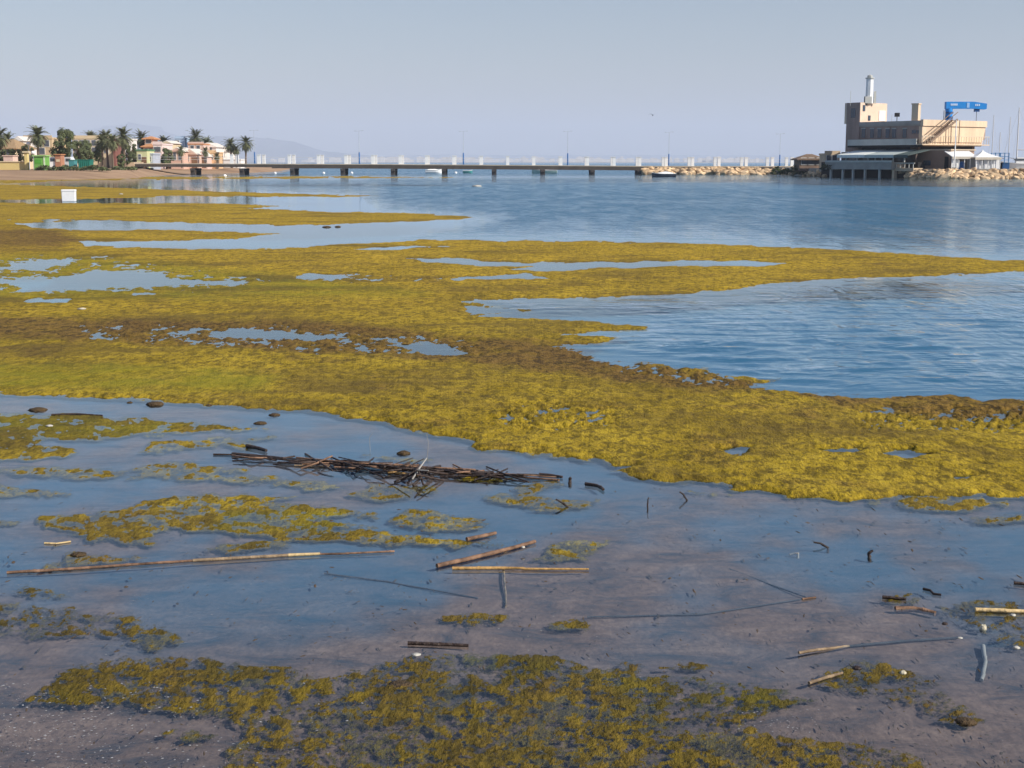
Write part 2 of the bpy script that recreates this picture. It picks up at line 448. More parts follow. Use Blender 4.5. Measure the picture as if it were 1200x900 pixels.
def seabed_material():
    m = bpy.data.materials.new('wet_silt'); m.use_nodes = True
    t = m.node_tree; N = t.nodes; L = t.links
    b = N['Principled BSDF']
    vec = mapped(N, L, (1, 1, 1)); vs = mapped(N, L, (0.9, 1.5, 1))
    big = noise_node(N, L, vs, 3.1, 10, 0.76, 0.5)
    fr_ = N.new('ShaderNodeMapRange'); fr_.inputs[1].default_value = 0.42; fr_.inputs[2].default_value = 0.60
    L.new(noise_node(N, L, mapped(N, L, (1, 0.45, 1)), 38, 5, 0.8), fr_.inputs[0]); fine = fr_.outputs[0]
    rp = N.new('ShaderNodeValToRGB'); cr = rp.color_ramp
    cr.elements[0].position = 0.36; cr.elements[0].color = (0.050, 0.058, 0.072, 1)
    cr.elements[1].position = 0.66; cr.elements[1].color = (0.300, 0.205, 0.160, 1)
    e = cr.elements.new(0.5); e.color = (0.190, 0.130, 0.108, 1)
    L.new(big, rp.inputs['Fac'])
    col = mix_col(N, L, math_node(N, L, 'MULTIPLY', fine, 0.55), rp.outputs['Color'], (0.090, 0.064, 0.058))
    dp = node_attr(N, 'painted_blue')
    col = mix_col(N, L, dp, col, (0.035, 0.150, 0.255))  # blue of the water body and reflected sky, painted on the bed
    L.new(col, b.inputs['Base Color'])
    b.inputs['Roughness'].default_value = 0.9
    b.inputs['Specular IOR Level'].default_value = 0.1
    bp = N.new('ShaderNodeBump'); bp.inputs['Strength'].default_value = 0.5; bp.inputs['Distance'].default_value = 0.03
    L.new(big, bp.inputs['Height']); L.new(bp.outputs['Normal'], b.inputs['Normal'])
    return m
def water_material():
    m = bpy.data.materials.new('sea_water'); m.use_nodes = True
    t = m.node_tree; N = t.nodes; L = t.links
    N.remove(N['Principled BSDF'])
    out = N['Material Output']
    rip = node_attr(N, 'ripple')
    va = mapped(N, L, (0.75, 1.5, 1)); vb = mapped(N, L, (1, 1.25, 1))
    w1 = noise_node(N, L, va, 1.35, 3, 0.55, 0.5)          # wind waves about 0.5 m
    w2 = noise_node(N, L, vb, 5.0, 4, 0.6, 0.3)           # small chop
    gust = noise_node(N, L, mapped(N, L, (0.012, 0.03, 1)), 1.0, 3, 0.5)
    h = math_node(N, L, 'ADD', w1, math_node(N, L, 'MULTIPLY', w2, 0.16))
    cat = noise_node(N, L, mapped(N, L, (0.75, 0.16, 1)), 1.0, 4, 0.7, 0.2)
    catr = N.new('ShaderNodeMapRange'); catr.inputs[1].default_value = 0.40; catr.inputs[2].default_value = 0.62; catr.inputs[3].default_value = 0.45; catr.inputs[4].default_value = 1.4
    L.new(cat, catr.inputs[0])
    amp = math_node(N, L, 'MULTIPLY', rip, math_node(N, L, 'MULTIPLY', catr.outputs[0], math_node(N, L, 'MULTIPLY_ADD', gust, 2.6, 0.1)))
    h = math_node(N, L, 'MULTIPLY', h, amp)
    calm = noise_node(N, L, mapped(N, L, (0.6, 2.0, 1)), 1.6, 3, 0.5, 0.8)
    h = math_node(N, L, 'ADD', h, math_node(N, L, 'MULTIPLY', calm, 0.010))
    bp = N.new('ShaderNodeBump'); bp.inputs['Strength'].default_value = 1.0; bp.inputs['Distance'].default_value = 0.24
    L.new(h, bp.inputs['Height'])
    lw = N.new('ShaderNodeLayerWeight'); lw.inputs['Blend'].default_value = 0.5
    L.new(bp.outputs['Normal'], lw.inputs['Normal'])
    frs = math_node(N, L, 'MULTIPLY_ADD', math_node(N, L, 'POWER', lw.outputs['Facing'], 5.0), 0.98, 0.02)
    gl = N.new('ShaderNodeBsdfGlossy'); L.new(math_node(N, L, 'MULTIPLY_ADD', rip, 0.07, 0.035), gl.inputs['Roughness']); gl.inputs['Color'].default_value = (0.84, 0.95, 1, 1)
    L.new(bp.outputs['Normal'], gl.inputs['Normal'])
    tr = N.new('ShaderNodeBsdfTransparent'); tr.inputs['Color'].default_value = (0.88, 0.93, 0.95, 1)
    mx = N.new('ShaderNodeMixShader')
    L.new(frs, mx.inputs[0]); L.new(tr.outputs[0], mx.inputs[1]); L.new(gl.outputs[0], mx.inputs[2])
    L.new(mx.outputs[0], out.inputs['Surface'])
    return m

def full_circle_cols(step):
    """dense columns where the photograph looks, coarse ones all the way round"""
    px = list(np.arange(-260, 1461, step))
    a0, a1 = math.atan((px[0] - 600) / FPX), math.atan((px[-1] - 600) / FPX)
    n = 40
    rest = [a1 + (2 * math.pi - (a1 - a0)) * k / n for k in range(1, n)]
    return np.array([math.atan((p - 600) / FPX) for p in px] + rest)
def disc(step, rows, zf, name, m, attr_f, rmin=0.0):
    az = full_circle_cols(step)
    b = (450 - np.asarray(rows)) / FPX
    s, c = math.sin(PITCH), math.cos(PITCH)
    r = CAM_H * (c + b * s) / (s - b * c)
    r = np.concatenate([[0.3], r, [420, 600, 900, 1400, 2200, 3500, 5500, 8500, 15500]])
    A, RR = np.meshgrid(az, r)
    x, y = RR * np.sin(A), RR * np.cos(A)
    front = y > 0.3
    PX, PY = project_np(x, np.where(front, y, 0.3), 0.0)
    PX = np.where(front, PX, 9999); PY = np.where(front, PY, 9999)
    z = zf(x, y, PX, PY, RR)
    attrs = {k: f.ravel() for k, f in attr_f(x, y, PX, PY, RR).items()}
    nr, nc = x.shape
    i = np.arange(nr - 1)[:, None] * nc; j = np.arange(nc)[None, :]; j2 = (j + 1) % nc
    q = np.stack([i + j, i + nc + j, i + nc + j2, i + j2], -1).reshape(-1, 4)[:, ::-1]
    v = np.stack([x, y, z], -1).reshape(-1, 3)
    return link(name, grid_mesh(name, v, q, m, attrs))
ROWS_C = np.concatenate([[4000, 2400, 1700, 1300, 1100, 1000], np.arange(940, 330, -3.0), np.arange(330, 206, -1.5), [203, 201, 199.5, 198.2]])
LAGOON = [(-300,455),(0,455),(150,463),(330,475),(440,490),(560,521),(700,540),(860,570),(990,582),(1200,576),(1600,580),(1600,1200),(-300,1200)]
def painted_blue_of(x, y, PX, PY, RR):  # where the bed is painted blue for water colour and sky reflection
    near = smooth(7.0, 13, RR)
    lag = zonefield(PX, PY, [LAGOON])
    pool = 0.62 * smooth(-10, 20, lag) * smooth(830, 650, PY) * smooth(-.55, .35, fbm(x * .8, y * .55, 210, 4))  # lagoon's sky reflection, put into the bed colour
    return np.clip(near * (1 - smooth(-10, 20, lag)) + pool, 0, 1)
def seabed_z(x, y, PX, PY, RR):
    lag = smooth(-10, 20, zonefield(PX, PY, [LAGOON]))
    d = smooth(8, 30, RR) * (1 - lag)
    return np.minimum(-0.024 - 0.010 * fbm(x * 0.9, y * 1.4, 50, 3), -0.008) - 0.45 * d - 1.0 * smooth(60, 300, RR)
sb = disc(6, ROWS_C, seabed_z, 'seabed', seabed_material(), lambda x, y, PX, PY, RR: {'painted_blue': painted_blue_of(x, y, PX, PY, RR)})
tag(sb, 'shallow silty sea bed under the clear water', kind='structure')
def ripple_of(x, y, PX, PY, RR):
    lag = smooth(-5, 25, zonefield(PX, PY, [LAGOON]))
    # pools shut in by the mats stay calm, the open sea ripples
    wet = np.where((PX > -260) & (PX < 1460), 0.0, 1.0)
    openw = zonefield(PX, PY, [
        [(560,352),(700,348),(900,333),(1250,314),(1600,314),(1600,470),(1150,470),(930,462),(840,440),(700,415),(650,400),(740,380),(600,368)],
        [(420,205),(1600,205),(1600,306),(1200,306),(1000,294),(800,285),(560,281),(470,280),(560,256),(450,246),(430,231)],
        [(170,209),(440,209),(440,226),(170,216)]], margin=60)
    o = smooth(-12, 55, openw)
    far = smooth(200, 260, RR)
    return np.clip(np.maximum(np.maximum(o, far), wet) * (1 - lag), 0, 1)
def waves(x, y, PX, PY, RR):
    """real wavelets where they show: crests running slightly oblique to the view"""
    rip = ripple_of(x, y, PX, PY, RR)
    rs = np.random.RandomState(12); z = np.zeros_like(x)
    cell = RR * RR / (CAM_H * FPX)
    for k in range(34):
        lam = 0.17 * (1.046 ** k); th = rs.normal(0.16, 0.42) ; ph = rs.uniform(0, 6.28)
        kx, ky = math.sin(th) * 2 * math.pi / lam, math.cos(th) * 2 * math.pi / lam
        z += 0.0034 * lam ** 1.05 * np.sin(kx * x + ky * y + ph + 1.3 * perlin(x / 2.3, y / 2.3, 400 + k)) * smooth(2.5, 4.5, lam / cell)
    grp = 0.55 + 0.9 * smooth(-.5, .6, fbm(x / 3.1, y / 4.2, 520, 3))
    return z * rip * grp * WAVE * (1 - 0.9 * smooth(14, 27, RR))
WAVE = 1.0
ROWS_W = np.concatenate([[4000, 2400, 1700, 1300, 1100, 1000], np.arange(940, 480, -4.0), np.arange(480, 300, -1.0), np.arange(300, 206, -1.5), [203, 201, 199.5, 198.2]])
wa = disc(4, ROWS_W, waves, 'water', water_material(), lambda x, y, PX, PY, RR: {'ripple': ripple_of(x, y, PX, PY, RR) * (0.16 + 0.84 * smooth(26, 70, RR))})
tag(wa, 'calm shallow sea with wind ripples further out', kind='structure')

# ---- the algae mats: one fine relief per mat, dipping under the water at its ragged edge
def algae():
    pxs = np.concatenate([np.arange(-330, -90, 4.0), np.arange(-90, 1290, 1.5), np.arange(1290, 1520, 4.0)])
    rows = np.concatenate([np.arange(935, 340, -1.2), np.arange(340, 250, -0.75), np.arange(250, 205, -0.45)])
    x, y, A, RR = polar_grid(pxs, rows)
    jit = (perlin(x * 7.1 + 3, y * 5.3, 91)) * 0.25
    y = y + jit * 0.3 * (RR * RR / (CAM_H * FPX))
    PX, PY = project_np(x, y, 0.0)
    # rugged outline: shift the traced outlines by noise that keeps its size in the picture
    tab = np.arange(150, 1000, 1.0)
    cum = np.cumsum(1.0 / np.interp(tab, [205, 300, 450, 700, 900], [2.6, 5, 8, 13, 17]))
    lx, ly = PX / 34.0, np.interp(PY, tab, cum)
    wob = fbm(lx, ly, 3, 4, 0.6)
    QX = PX + 7 * fbm(lx * 0.9, ly * 0.9, 21, 3)
    QY = PY + np.interp(PY, [205, 300, 450, 900], [0.35, 1.2, 2.6, 4.0]) * fbm(lx * 0.9 + 40, ly * 0.9, 22, 3)
    F = np.full(PX.shape, -1.0); zone = np.full(PX.shape, '     ', dtype='<U6'); CAP = np.zeros(PX.shape)
    best = np.full(PX.shape, -1e9)
    soft = np.interp(PY, [205, 300, 450, 900], [5, 9, 13, 16])
    for z, cap, poly in MATS_OUT:
        d = polysd(QX, QY, poly)
        d = np.minimum(d, (PX + 235 + 28 * perlin(PX * 0 + 3.7, PY / 9.0, 71)) * 0.6)
        f = np.minimum(d / soft, cap)
        up = f > F
        F = np.where(up, f, F)
        near = d > best
        best = np.where(near, d, best); zone = np.where(near, z, zone)
        CAP = np.where(up, cap, CAP)
    for poly in HOLES:
        F = np.minimum(F, (1.5 - polysd(QX, QY, poly)) / (soft * 0.6))
    F = np.clip(F, -1, 1)
    F = F - 0.22 * (CAP < 0.23) * smooth(-0.1, 0.7, fbm(x * 2.1, y * 1.6, 301, 3)) - 0.12 * (CAP < .22) * smooth(560, 150, PX) * smooth(-.2, .5, fbm(x * 5, y * 3.2, 311, 2))
    # speckled, half-dry zones: here the mat is broken by wet gaps
    ZBROWN = [[(-200,372),(60,374),(200,378),(330,378),(430,382),(560,400),(700,408),(560,428),(430,418),(300,410),(180,404),(60,398),(-200,396)],
              [(560,398),(690,405),(730,426),(850,440),(905,458),(840,462),(740,448),(640,436),(540,424)],
              [(930,462),(1320,468),(1320,500),(1100,490),(980,476)],
              [(-200,268),(60,270),(95,282),(60,290),(-200,290)]]
    ZGAP = [[(-60,298),(110,298),(200,312),(330,326),(300,336),(200,344),(-60,346)],[(90,380),(330,380),(560,398),(560,418),(430,418),(260,408),(100,402)],
            [(600,470),(720,476),(730,500),(640,508),(560,498)], [(340,318),(520,322),(520,332),(380,334)],
            [(640,402),(730,424),(850,438),(900,458),(800,455),(690,430)], [(1000,478),(1320,476),(1320,510),(1000,505)]]
    bz = smooth(-14, 12, zonefield(QX, QY, ZBROWN)); gz = smooth(-16, 14, zonefield(QX, QY, ZGAP))
    lace = 0.75 * fbm(lx * 2.0, ly * 1.7, 131, 4, 0.6) + 0.35 * fbm(lx * 5.6, ly * 4.4, 141, 3, 0.7)
    edge = smooth(0.75, 0.1, np.abs(F))
    thin = smooth(0.85, 0.5, CAP)
    F = F * (1 - 0.60 * gz * (F > 0))
    F = F + (0.30 + 0.12 * gz) * wob + np.where(F > -0.3, (0.10 + 0.20 * thin + 0.16 * edge) * lace, 0) - 0.22 * gz * (0.0 + 2.3 * fbm(lx * 2.6, ly * 2.6, 61, 4, .7))
    wx = fbm(x * 1.1, y * 1.1, 7, 3)
    # relief in metres, octaves too small for the local cell are left to the material
    cell = RR * RR / (CAM_H * FPX) * 1.2
    lump = np.zeros_like(F)
    for k, lam in enumerate((0.9, 0.42, 0.2, 0.1, 0.055)):
        n = perlin(x / lam + 5 * k, y / lam - 3 * k, 30 + k)
        n = 0.6 - 1.5 * np.abs(n)            # rounded cushions with creases between them
        lump += n * (0.022 if lam > .3 else 0.042) * lam * smooth(1.3, 2.6, lam / np.maximum(cell, 1e-3)) * (1.0 if lam < 0.3 else 0.4)
    body = smooth(-0.02, 0.9, F)
    thick = np.interp(CAP, [0.12, 0.3, 0.6, 1.0], [0.004, 0.006, 0.010, 0.019])
    sink = np.where(np.isin(zone, ('front', 'east', 'low')), 0.0004 + 0.0020 * smooth(0, .7, fbm(x * 3.3, y * 2.2, 331, 3)), 0.0025)
    z = np.where(F > 0, thick * body + lump * (0.1 + 0.9 * body) * np.interp(CAP, [0.12, 0.35, 0.6, 1], [0.16, 0.28, .6, 1.0]), F * 0.010) - sink
    z = np.maximum(z, -0.013)
    wet = (1 - smooth(-0.05, 0.25, F)) * 0.8
    wet = np.where(CAP < 0.35, wet * 0.75, wet)
    wet = np.where(np.isin(zone, ('west', 'pool', 'heap', 'islet')), 0.22 + 0.7 * wet, wet)
    wet = np.where(np.isin(zone, ('front', 'east', 'low')), 0.66 + 0.2 * wet, wet)
    wet = np.clip(wet + 0.35 * smooth(0.1, 0.7, fbm(x * 2.3, y * 2.3, 77, 3)) * (CAP < 0.8), 0, 1)
    brown = np.clip(bz + 0.30 * smooth(0.15, 0.8, wx) + np.where(np.isin(zone, ('front', 'east', 'low')), 0.34, 0), 0, 1)
    brown = np.clip(brown + 0.22 * np.isin(zone, ('west', 'pool', 'heap')) * smooth(-.2, .5, wx), 0, 1)
    brown = np.where(PY < 262, brown * 0.5, brown)
    ZGREEN = [[(690,790),(800,788),(935,810),(945,828),(860,838),(740,828)], [(510,766),(640,768),(720,785),(600,794)],
              [(-150,482),(100,486),(240,498),(150,512),(-150,520)], [(270,600),(400,600),(400,620),(250,622)],
              [(-150,300),(100,300),(400,330),(500,345),(300,352),(-150,350)], [(-150,425),(120,428),(330,440),(300,462),(100,458),(-150,455)]]
    green = smooth(-18, 16, zonefield(QX, QY, ZGREEN)) * (0.5 + 0.5 * smooth(-.4, .5, fbm(x * 1.7, y * 1.7, 88, 3)))
    ochre = smooth(430, 270, PY)
    lab = {'bar': 'long low algae bar running in front of the pier', 'far': 'far yellow algae strip beside the white box',
           'tip': 'pointed mustard algae strip reaching furthest into the open sea behind the spit', 'spit': 'short brown-tipped algae spit between two narrow pools',
           'main': 'broad mustard yellow algae mat crossing the whole bay', 'west': 'olive algae patches at the left edge below the long pool',
           'pool': 'ragged yellow green algae raft behind the long cane', 'heap': 'small thin algae patches round the dark reed heap',
           'islet': 'small algae islets off the right end of the broad mat', 'low': 'thin olive weed below the long cane at the left edge',
           'front': 'wet brown green weed carpet nearest the viewer', 'east': 'scattered brown weed near the pale stones at lower right'}
    M = algae_material()
    nr, nc = F.shape
    keepv = F > -0.55
    kq = keepv[:-1, :-1] & keepv[1:, :-1] & keepv[:-1, 1:] & keepv[1:, 1:]
    pos = np.stack([x, y, z], -1).reshape(-1, 3)
    idx = np.arange(nr * nc).reshape(nr, nc)
    quads = np.stack([idx[:-1, :-1], idx[:-1, 1:], idx[1:, 1:], idx[1:, :-1]], -1)
    zq = zone[:-1, :-1]
    for zn in lab:
        sel = quads[kq & (zq == zn)]
        if not len(sel): continue
        u, inv = np.unique(sel.ravel(), return_inverse=True)
        at = {k: a.ravel()[u] for k, a in (('wet', wet), ('brown', brown), ('green', green), ('ochre', ochre), ('cov', F - 0.07 * (CAP < 0.23)))}
        o = link('algae_mat', grid_mesh('algae_mat', pos[u], inv.reshape(-1, 4), M, at))
        tag(o, lab[zn], 'algae mat', 'algae mats in the bay', 'stuff')
    return
algae()

# ================================================================ far shore, hills, land
HAZE_TOP = 420.0
def hill(name, prof, D, depth, col, label):
    """ridge profile traced as (px, py), given real depth and slopes"""
    m = mat(name + '_rock', col, 0.95, 0.3, 0.004)
    xs = np.linspace(prof[0][0], prof[-1][0], 90)
    ys = np.interp(xs, [p[0] for p in prof], [p[1] for p in prof])
    n = len(xs); rows = 13
    v = []
    for j in range(rows):
        t = j / (rows - 1) * 2 - 1                     # -1 front foot, 0 ridge, 1 back foot
        for i, (px, py) in enumerate(zip(xs, ys)):
            p = V(px, py, D)
            h = max(p.z, 0.0)
            w = (1 - abs(t)) ** 1.2
            nz = 1 + 0.18 * math.sin(i * .9 + j * 1.7) + 0.12 * math.sin(i * 2.3 - j)
            v.append((p.x, D + t * depth, h * w * (nz if abs(t) > 1e-6 and abs(t) < 1 else 1) - 0.5))
    q = [(j * n + i, j * n + i + 1, (j + 1) * n + i + 1, (j + 1) * n + i) for j in range(rows - 1) for i in range(n - 1)]
    return tag(link(name, grid_mesh(name, v, q, m)), label, kind='structure')
hill('hills', [(20,190),(80,172),(105,162),(118,150),(132,148),(150,145),(165,146),(180,148),(195,155),(210,160),(235,168),(260,172),(300,186),(330,190)], 12500, 2200, (0.12,0.12,0.13), 'distant blue mountain beyond the village')
hill('hills', [(150,190),(200,168),(240,160),(290,160),(320,163),(345,166),(362,172),(380,177),(420,181),(470,186),(520,190)], 10500, 1700, (0.11,0.115,0.125), 'distant hazy ridge beyond the pier')
hill('hills', [(330,190),(420,184),(520,181),(640,182),(760,181.5),(900,182),(1000,184),(1120,187),(1200,190)], 13200, 1500, (0.12,0.125,0.13), 'low hazy far coast')
fs = MB()
fs.prism([(-1800, 5300), (2100, 5300), (2500, 6300), (-2200, 6300)], -1, 1.5)
tag(fs.build('far_shore', mat('far_sand', (0.30,0.26,0.21), 0.95, 0.2, 0.01)), 'low far shore across the bay', kind='structure')
ft = MB(); rg = random.Random(5)
for i in range(330):
    px = rg.uniform(320, 900); D = rg.uniform(5350, 5900)
    if rg.random() < .45: px = rg.gauss(rg.choice((520, 560, 620, 700, 455, 840)), 14)
    p = V(px, 190, D); w = rg.uniform(10, 28); h = rg.choice((7, 8, 11, 12, 16, 20)); 
    ft.box((p.x, D, 1.4 + h / 2), (w, rg.uniform(8, 14), h))
    if rg.random() < .5: ft.box((p.x + rg.uniform(-3, 3), D, 1.4 + h + 1.2), (w * .4, 5, 2.4))
tag(ft.build('far_town', mat('far_plaster', (0.62,0.58,0.54), 0.9, 0.25, 0.02)), 'pale far town along the opposite shore', kind='stuff')

# ---------------------------------------------------------------- land on the left (beach) and the quay on the right
def land(name, shore, inner, zin, m, label, zout=-0.25, rows=9):
    """strip from the shore line up to the inner line, then level land behind is added by a prism"""
    n = len(shore); v = []; q = []
    for j in range(rows):
        t = j / (rows - 1)
        for i in range(n):
            a, b = Vector(shore[i]), Vector(inner[i]); p = a.lerp(b, t)
            z = zout + (zin - zout) * (t * t * (3 - 2 * t) * .6 + t * .4)
            z += 0.05 * math.sin(p.x * 1.3 + p.y * .4) * math.sin(t * math.pi)
            v.append((p.x, p.y, z))
    for j in range(rows - 1):
        for i in range(n - 1):
            q.append((j * n + i, j * n + i + 1, (j + 1) * n + i + 1, (j + 1) * n + i))
    return v, q
def g2(px, D): p = V(px, 190, D); return (p.x, p.y)
LZ = 0.95
sand = mat('beach_sand', (0.33,0.205,0.12), 0.95, 0.35, 0.35, bump=0.4, col2=(0.47,0.31,0.19), stretch=(.3,1,1))
sh = [g2(-700,120), g2(-300,138), g2(-100,147), g2(20,150), g2(90,156), g2(160,172), g2(182,200), g2(230,222), g2(300,255), g2(330,300), g2(345,420)]
inn = [g2(-700,175), g2(-300,180), g2(-100,182), g2(20,183), g2(90,186), g2(150,195), g2(165,226), g2(180,262), g2(260,285), g2(312,330), g2(330,420)]
v, q = land('beach', sh, inn, LZ, sand, '')
k = len(v)
back = [g2(-700,700), g2(-300,700), g2(-100,700), g2(0,700), g2(40,700), g2(80,700), g2(120,700), g2(180,700), g2(250,700), g2(300,700), g2(330,700)]
n = len(sh)
v += [(p[0], p[1], LZ + .3) for p in back]
top0 = 8 * n
q += [(top0 + i, top0 + i + 1, k + i + 1, k + i) for i in range(n - 1)]
tag(link('beach', grid_mesh('beach', v, q, sand)), 'reddish sand beach below the village', kind='structure')
# low hedge / kerb strip of the promenade
QZ = 1.15
qs = MB()
qpoly = [g2(905,238), g2(930,215), g2(962,196), g2(1045,186), g2(1100,176), g2(1400,172), g2(1400,330), g2(905,330)]
qs.prism(qpoly, -1.5, QZ)
tag(qs.build('harbour_quay', mat('quay_concrete', (0.36,0.32,0.27), 0.9, 0.25, 0.4)), 'flat quay ground under the harbour clubhouse', kind='structure')

# ---------------------------------------------------------------- pier
conc = mat('weathered_concrete', (0.27,0.24,0.20), 0.9, 0.3, 0.6, bump=0.2)
dark = mat('dark_pile', (0.075,0.065,0.06), 0.9, 0.3, 1.0)
white = mat('white_paint', (0.86,0.86,0.84), 0.6, 0.08, 1.0)
pier = empty('pier', V(530, 190, 235) * 1, 'long low concrete pier on dark piles with pairs of white posts', 'pier')
pier.location.z = 0
PD = 235.0; PW = 5.3
def pier_pt(px, off=0.0, D0=PD):      # plan point on the pier axis
    p = V(px, 190, D0); return Vector((p.x, D0 + off + 0.042 * (p.x + 10), 0))
def deck_z(px): return np.interp(px, [160, 440, 760, 930], [1.70, 1.58, 1.26, 1.22])
PL = pier.location.copy()
def pv_(p): return (p[0] - PL.x, p[1] - PL.y, p[2])
db = MB()
bmat_, rmat_ = mat('pale_beam', (0.48,0.42,0.33), 0.9, 0.2, 1), mat('grey_rail', (0.62,0.62,0.62), 0.5, 0.1, 1)
cols = list(range(163, 931, 32)) + [935]
for a, b in zip(cols[:-1], cols[1:]):
    A, B = pier_pt(a, -PW / 2), pier_pt(b, -PW / 2); A2, B2 = pier_pt(a, PW / 2), pier_pt(b, PW / 2)
    za, zb = deck_z(a), deck_z(b)
    th = 0.62 if a > 300 else 0.45
    vs = [pv_((A.x, A.y, za - th)), pv_((B.x, B.y, zb - th)), pv_((B2.x, B2.y, zb - th)), pv_((A2.x, A2.y, za - th)),
          pv_((A.x, A.y, za)), pv_((B.x, B.y, zb)), pv_((B2.x, B2.y, zb)), pv_((A2.x, A2.y, za))]
    db.add(vs, [(0,3,2,1),(4,5,6,7),(0,1,5,4),(2,3,7,6)] + ([(3,0,4,7)] if a == cols[0] else []) + ([(1,2,6,5)] if b == cols[-1] else []))
    # pale edge beam on top of the deck
    for o in (-PW / 2 + .12, PW / 2 - .12):
        p1, p2 = pier_pt(a, o), pier_pt(b, o)
        fb = MB(); fb.beam(pv_((p1.x, p1.y, za + .06)), pv_((p2.x, p2.y, zb + .06)), .30, .12); fb.build('edge_beam', bmat_, pier)
        for hgt in (.75, 1.15):
            rb = MB(); rb.beam(pv_((p1.x, p1.y, za + hgt)), pv_((p2.x, p2.y, zb + hgt)), .035, .035); rb.build('rail', rmat_, pier)
db.build('deck', mat('deck_side', (0.075,0.062,0.052), 0.9, 0.3, 0.8), pier)
pm = MB(); pm.box((0, 0, 0.74), (.50, .50, 1.48), taper=.94); pm.box((0, 0, 1.53), (.58, .58, .10))
pme = pm.mesh('post', white)
FRONT = [277,308,343,376.5,408,439,470.5,501,532.5,564,595,625.5,657,688,719,749,780,811,842,874,905,928]
for px in FRONT:
    for o in (-PW / 2 + .32, PW / 2 - .32):
        p = pier_pt(px, o)
        link('post', pme, pier, pv_((p.x, p.y, deck_z(px))))
pl = MB(); pl.box((0, 0, 0), (.72, .72, 2.6))
plm = pl.mesh('pile', dark)
cp = MB(); cp.box((0, 0, 0), (.74, PW, .34)); cpm = cp.mesh('cap_beam', dark)
for px in (176, 232, 288, 346, 404, 462, 521, 579, 636, 694):
    for o in (-PW / 2 + .6, PW / 2 - .6):
        p = pier_pt(px, o); link('pile', plm, pier, pv_((p.x, p.y, deck_z(px) - .62 - .38 - 1.3)))
    p = pier_pt(px, 0); link('cap_beam', cpm, pier, pv_((p.x, p.y, deck_z(px) - .62 - .2)))
ab = MB()
p = pier_pt(751, 0); ab.box(pv_((p.x, p.y, -.1)), (1.3, PW + .2, 1.52))
ab.build('abutment', dark, pier)
ab = MB(); p = pier_pt(162, 0); ab.box(pv_((p.x - .2, p.y, 0.95)), (1.7, PW + .8, 2.1))
ab.build('abutment', mat('sandy_plaster', (0.50,0.38,0.26), 0.9, 0.15, 0.7), pier)

# lamp posts along the pier
blue = mat('blue_paint', (0.04,0.16,0.42), 0.5, 0.15, 1.5)
lampgrey = mat('lamp_grey', (0.50,0.54,0.60), 0.5, 0.1, 1)
def lamp(px, topy, label):
    p = pier_pt(px, .2); z0 = float(deck_z(px)); H = height_at(Vector((p.x, p.y, 0)), topy) - z0
    t = empty('street_lamp', (p.x, p.y, z0), label, 'street lamp', 'lamps along the pier')
    b = MB(); b.tube([(0,0,0),(0,0,H*.36)], [.13,.10], 8); b.build('base', blue, t)
    b = MB(); b.tube([(0,0,H*.36),(0,0,H*.97)], [.042,.034], 6); b.build('pole', lampgrey, t)
    b = MB(); b.beam((-.5,0,H*.97),(.5,0,H*.985),.04,.04); b.box((-.6,0,H*.975),(.30,.14,.07)); b.box((.6,0,H*.985),(.30,.14,.07))
    b.build('lamp_head', lampgrey, t)
lamp(300, 152, 'leftmost blue based lamp post on the pier, beside the palms')
lamp(421.5, 152.5, 'blue based lamp post on the pier, second from the village')
lamp(543, 153, 'blue based lamp post at the middle of the pier')
lamp(665.5, 153, 'blue based lamp post on the pier above the moored boat')
lamp(785, 154, 'blue based lamp post above the left end of the breakwater')
lamp(917, 156, 'blue based lamp post above the green shrub, nearest the clubhouse')

# ---------------------------------------------------------------- boulders
stone = mat('tan_boulder', (0.56,0.40,0.24), 0.95, 0.4, 1.3, bump=0.6, bscale=5, obvar=0.7)
def boulder_mesh(seed, sub=2):
    bm = bmesh.new(); bmesh.ops.create_icosphere(bm, subdivisions=sub, radius=.5)
    r = random.Random(seed)
    cuts = [(Vector((r.gauss(0,1), r.gauss(0,1), r.gauss(0,1))).normalized(), r.uniform(.28,.44)) for _ in range(9)]
    for v in bm.verts:
        for nrm, d in cuts:
            e = v.co.dot(nrm) - d
            if e > 0: v.co -= nrm * e
        v.co *= 1 + r.uniform(-.04,.04)
        v.co.z *= .8
    me = bpy.data.meshes.new('boulder'); bm.to_mesh(me); bm.free(); me.materials.append(stone)
    return me
BM = [boulder_mesh(s) for s in range(9)]
rr = random.Random(11)
def breakwater(label, place, count, smin, smax):
    t = empty('rock_breakwater', place(0.5, 0, 0)[:2] + (0,), label, 'breakwater')
    o0 = t.location
    for i in range(count):
        u = (i + rr.uniform(-.4, .4)) / count; w = rr.random()
        x, y, z = place(min(max(u, 0), 1), w, 1)
        s = rr.uniform(smin, smax) * (1.15 - .4 * w)
        link('boulder', rr.choice(BM), t, (x - o0.x, y - o0.y, z), (rr.uniform(-.5,.5), rr.uniform(-.5,.5), rr.uniform(0,6.28)), (s * rr.uniform(1,1.6), s, s * rr.uniform(.75,1.05)))
    return t
def place1(u, w, k):
    px = 753 + u * (912 - 753); p = pier_pt(px, 0); return (p.x, p.y - PW / 2 - 2.4 + 3.0 * w, -.05 + 1.12 * w)
breakwater('tan rock breakwater carrying the pier walkway to the quay', place1, 190, .8, 1.5)
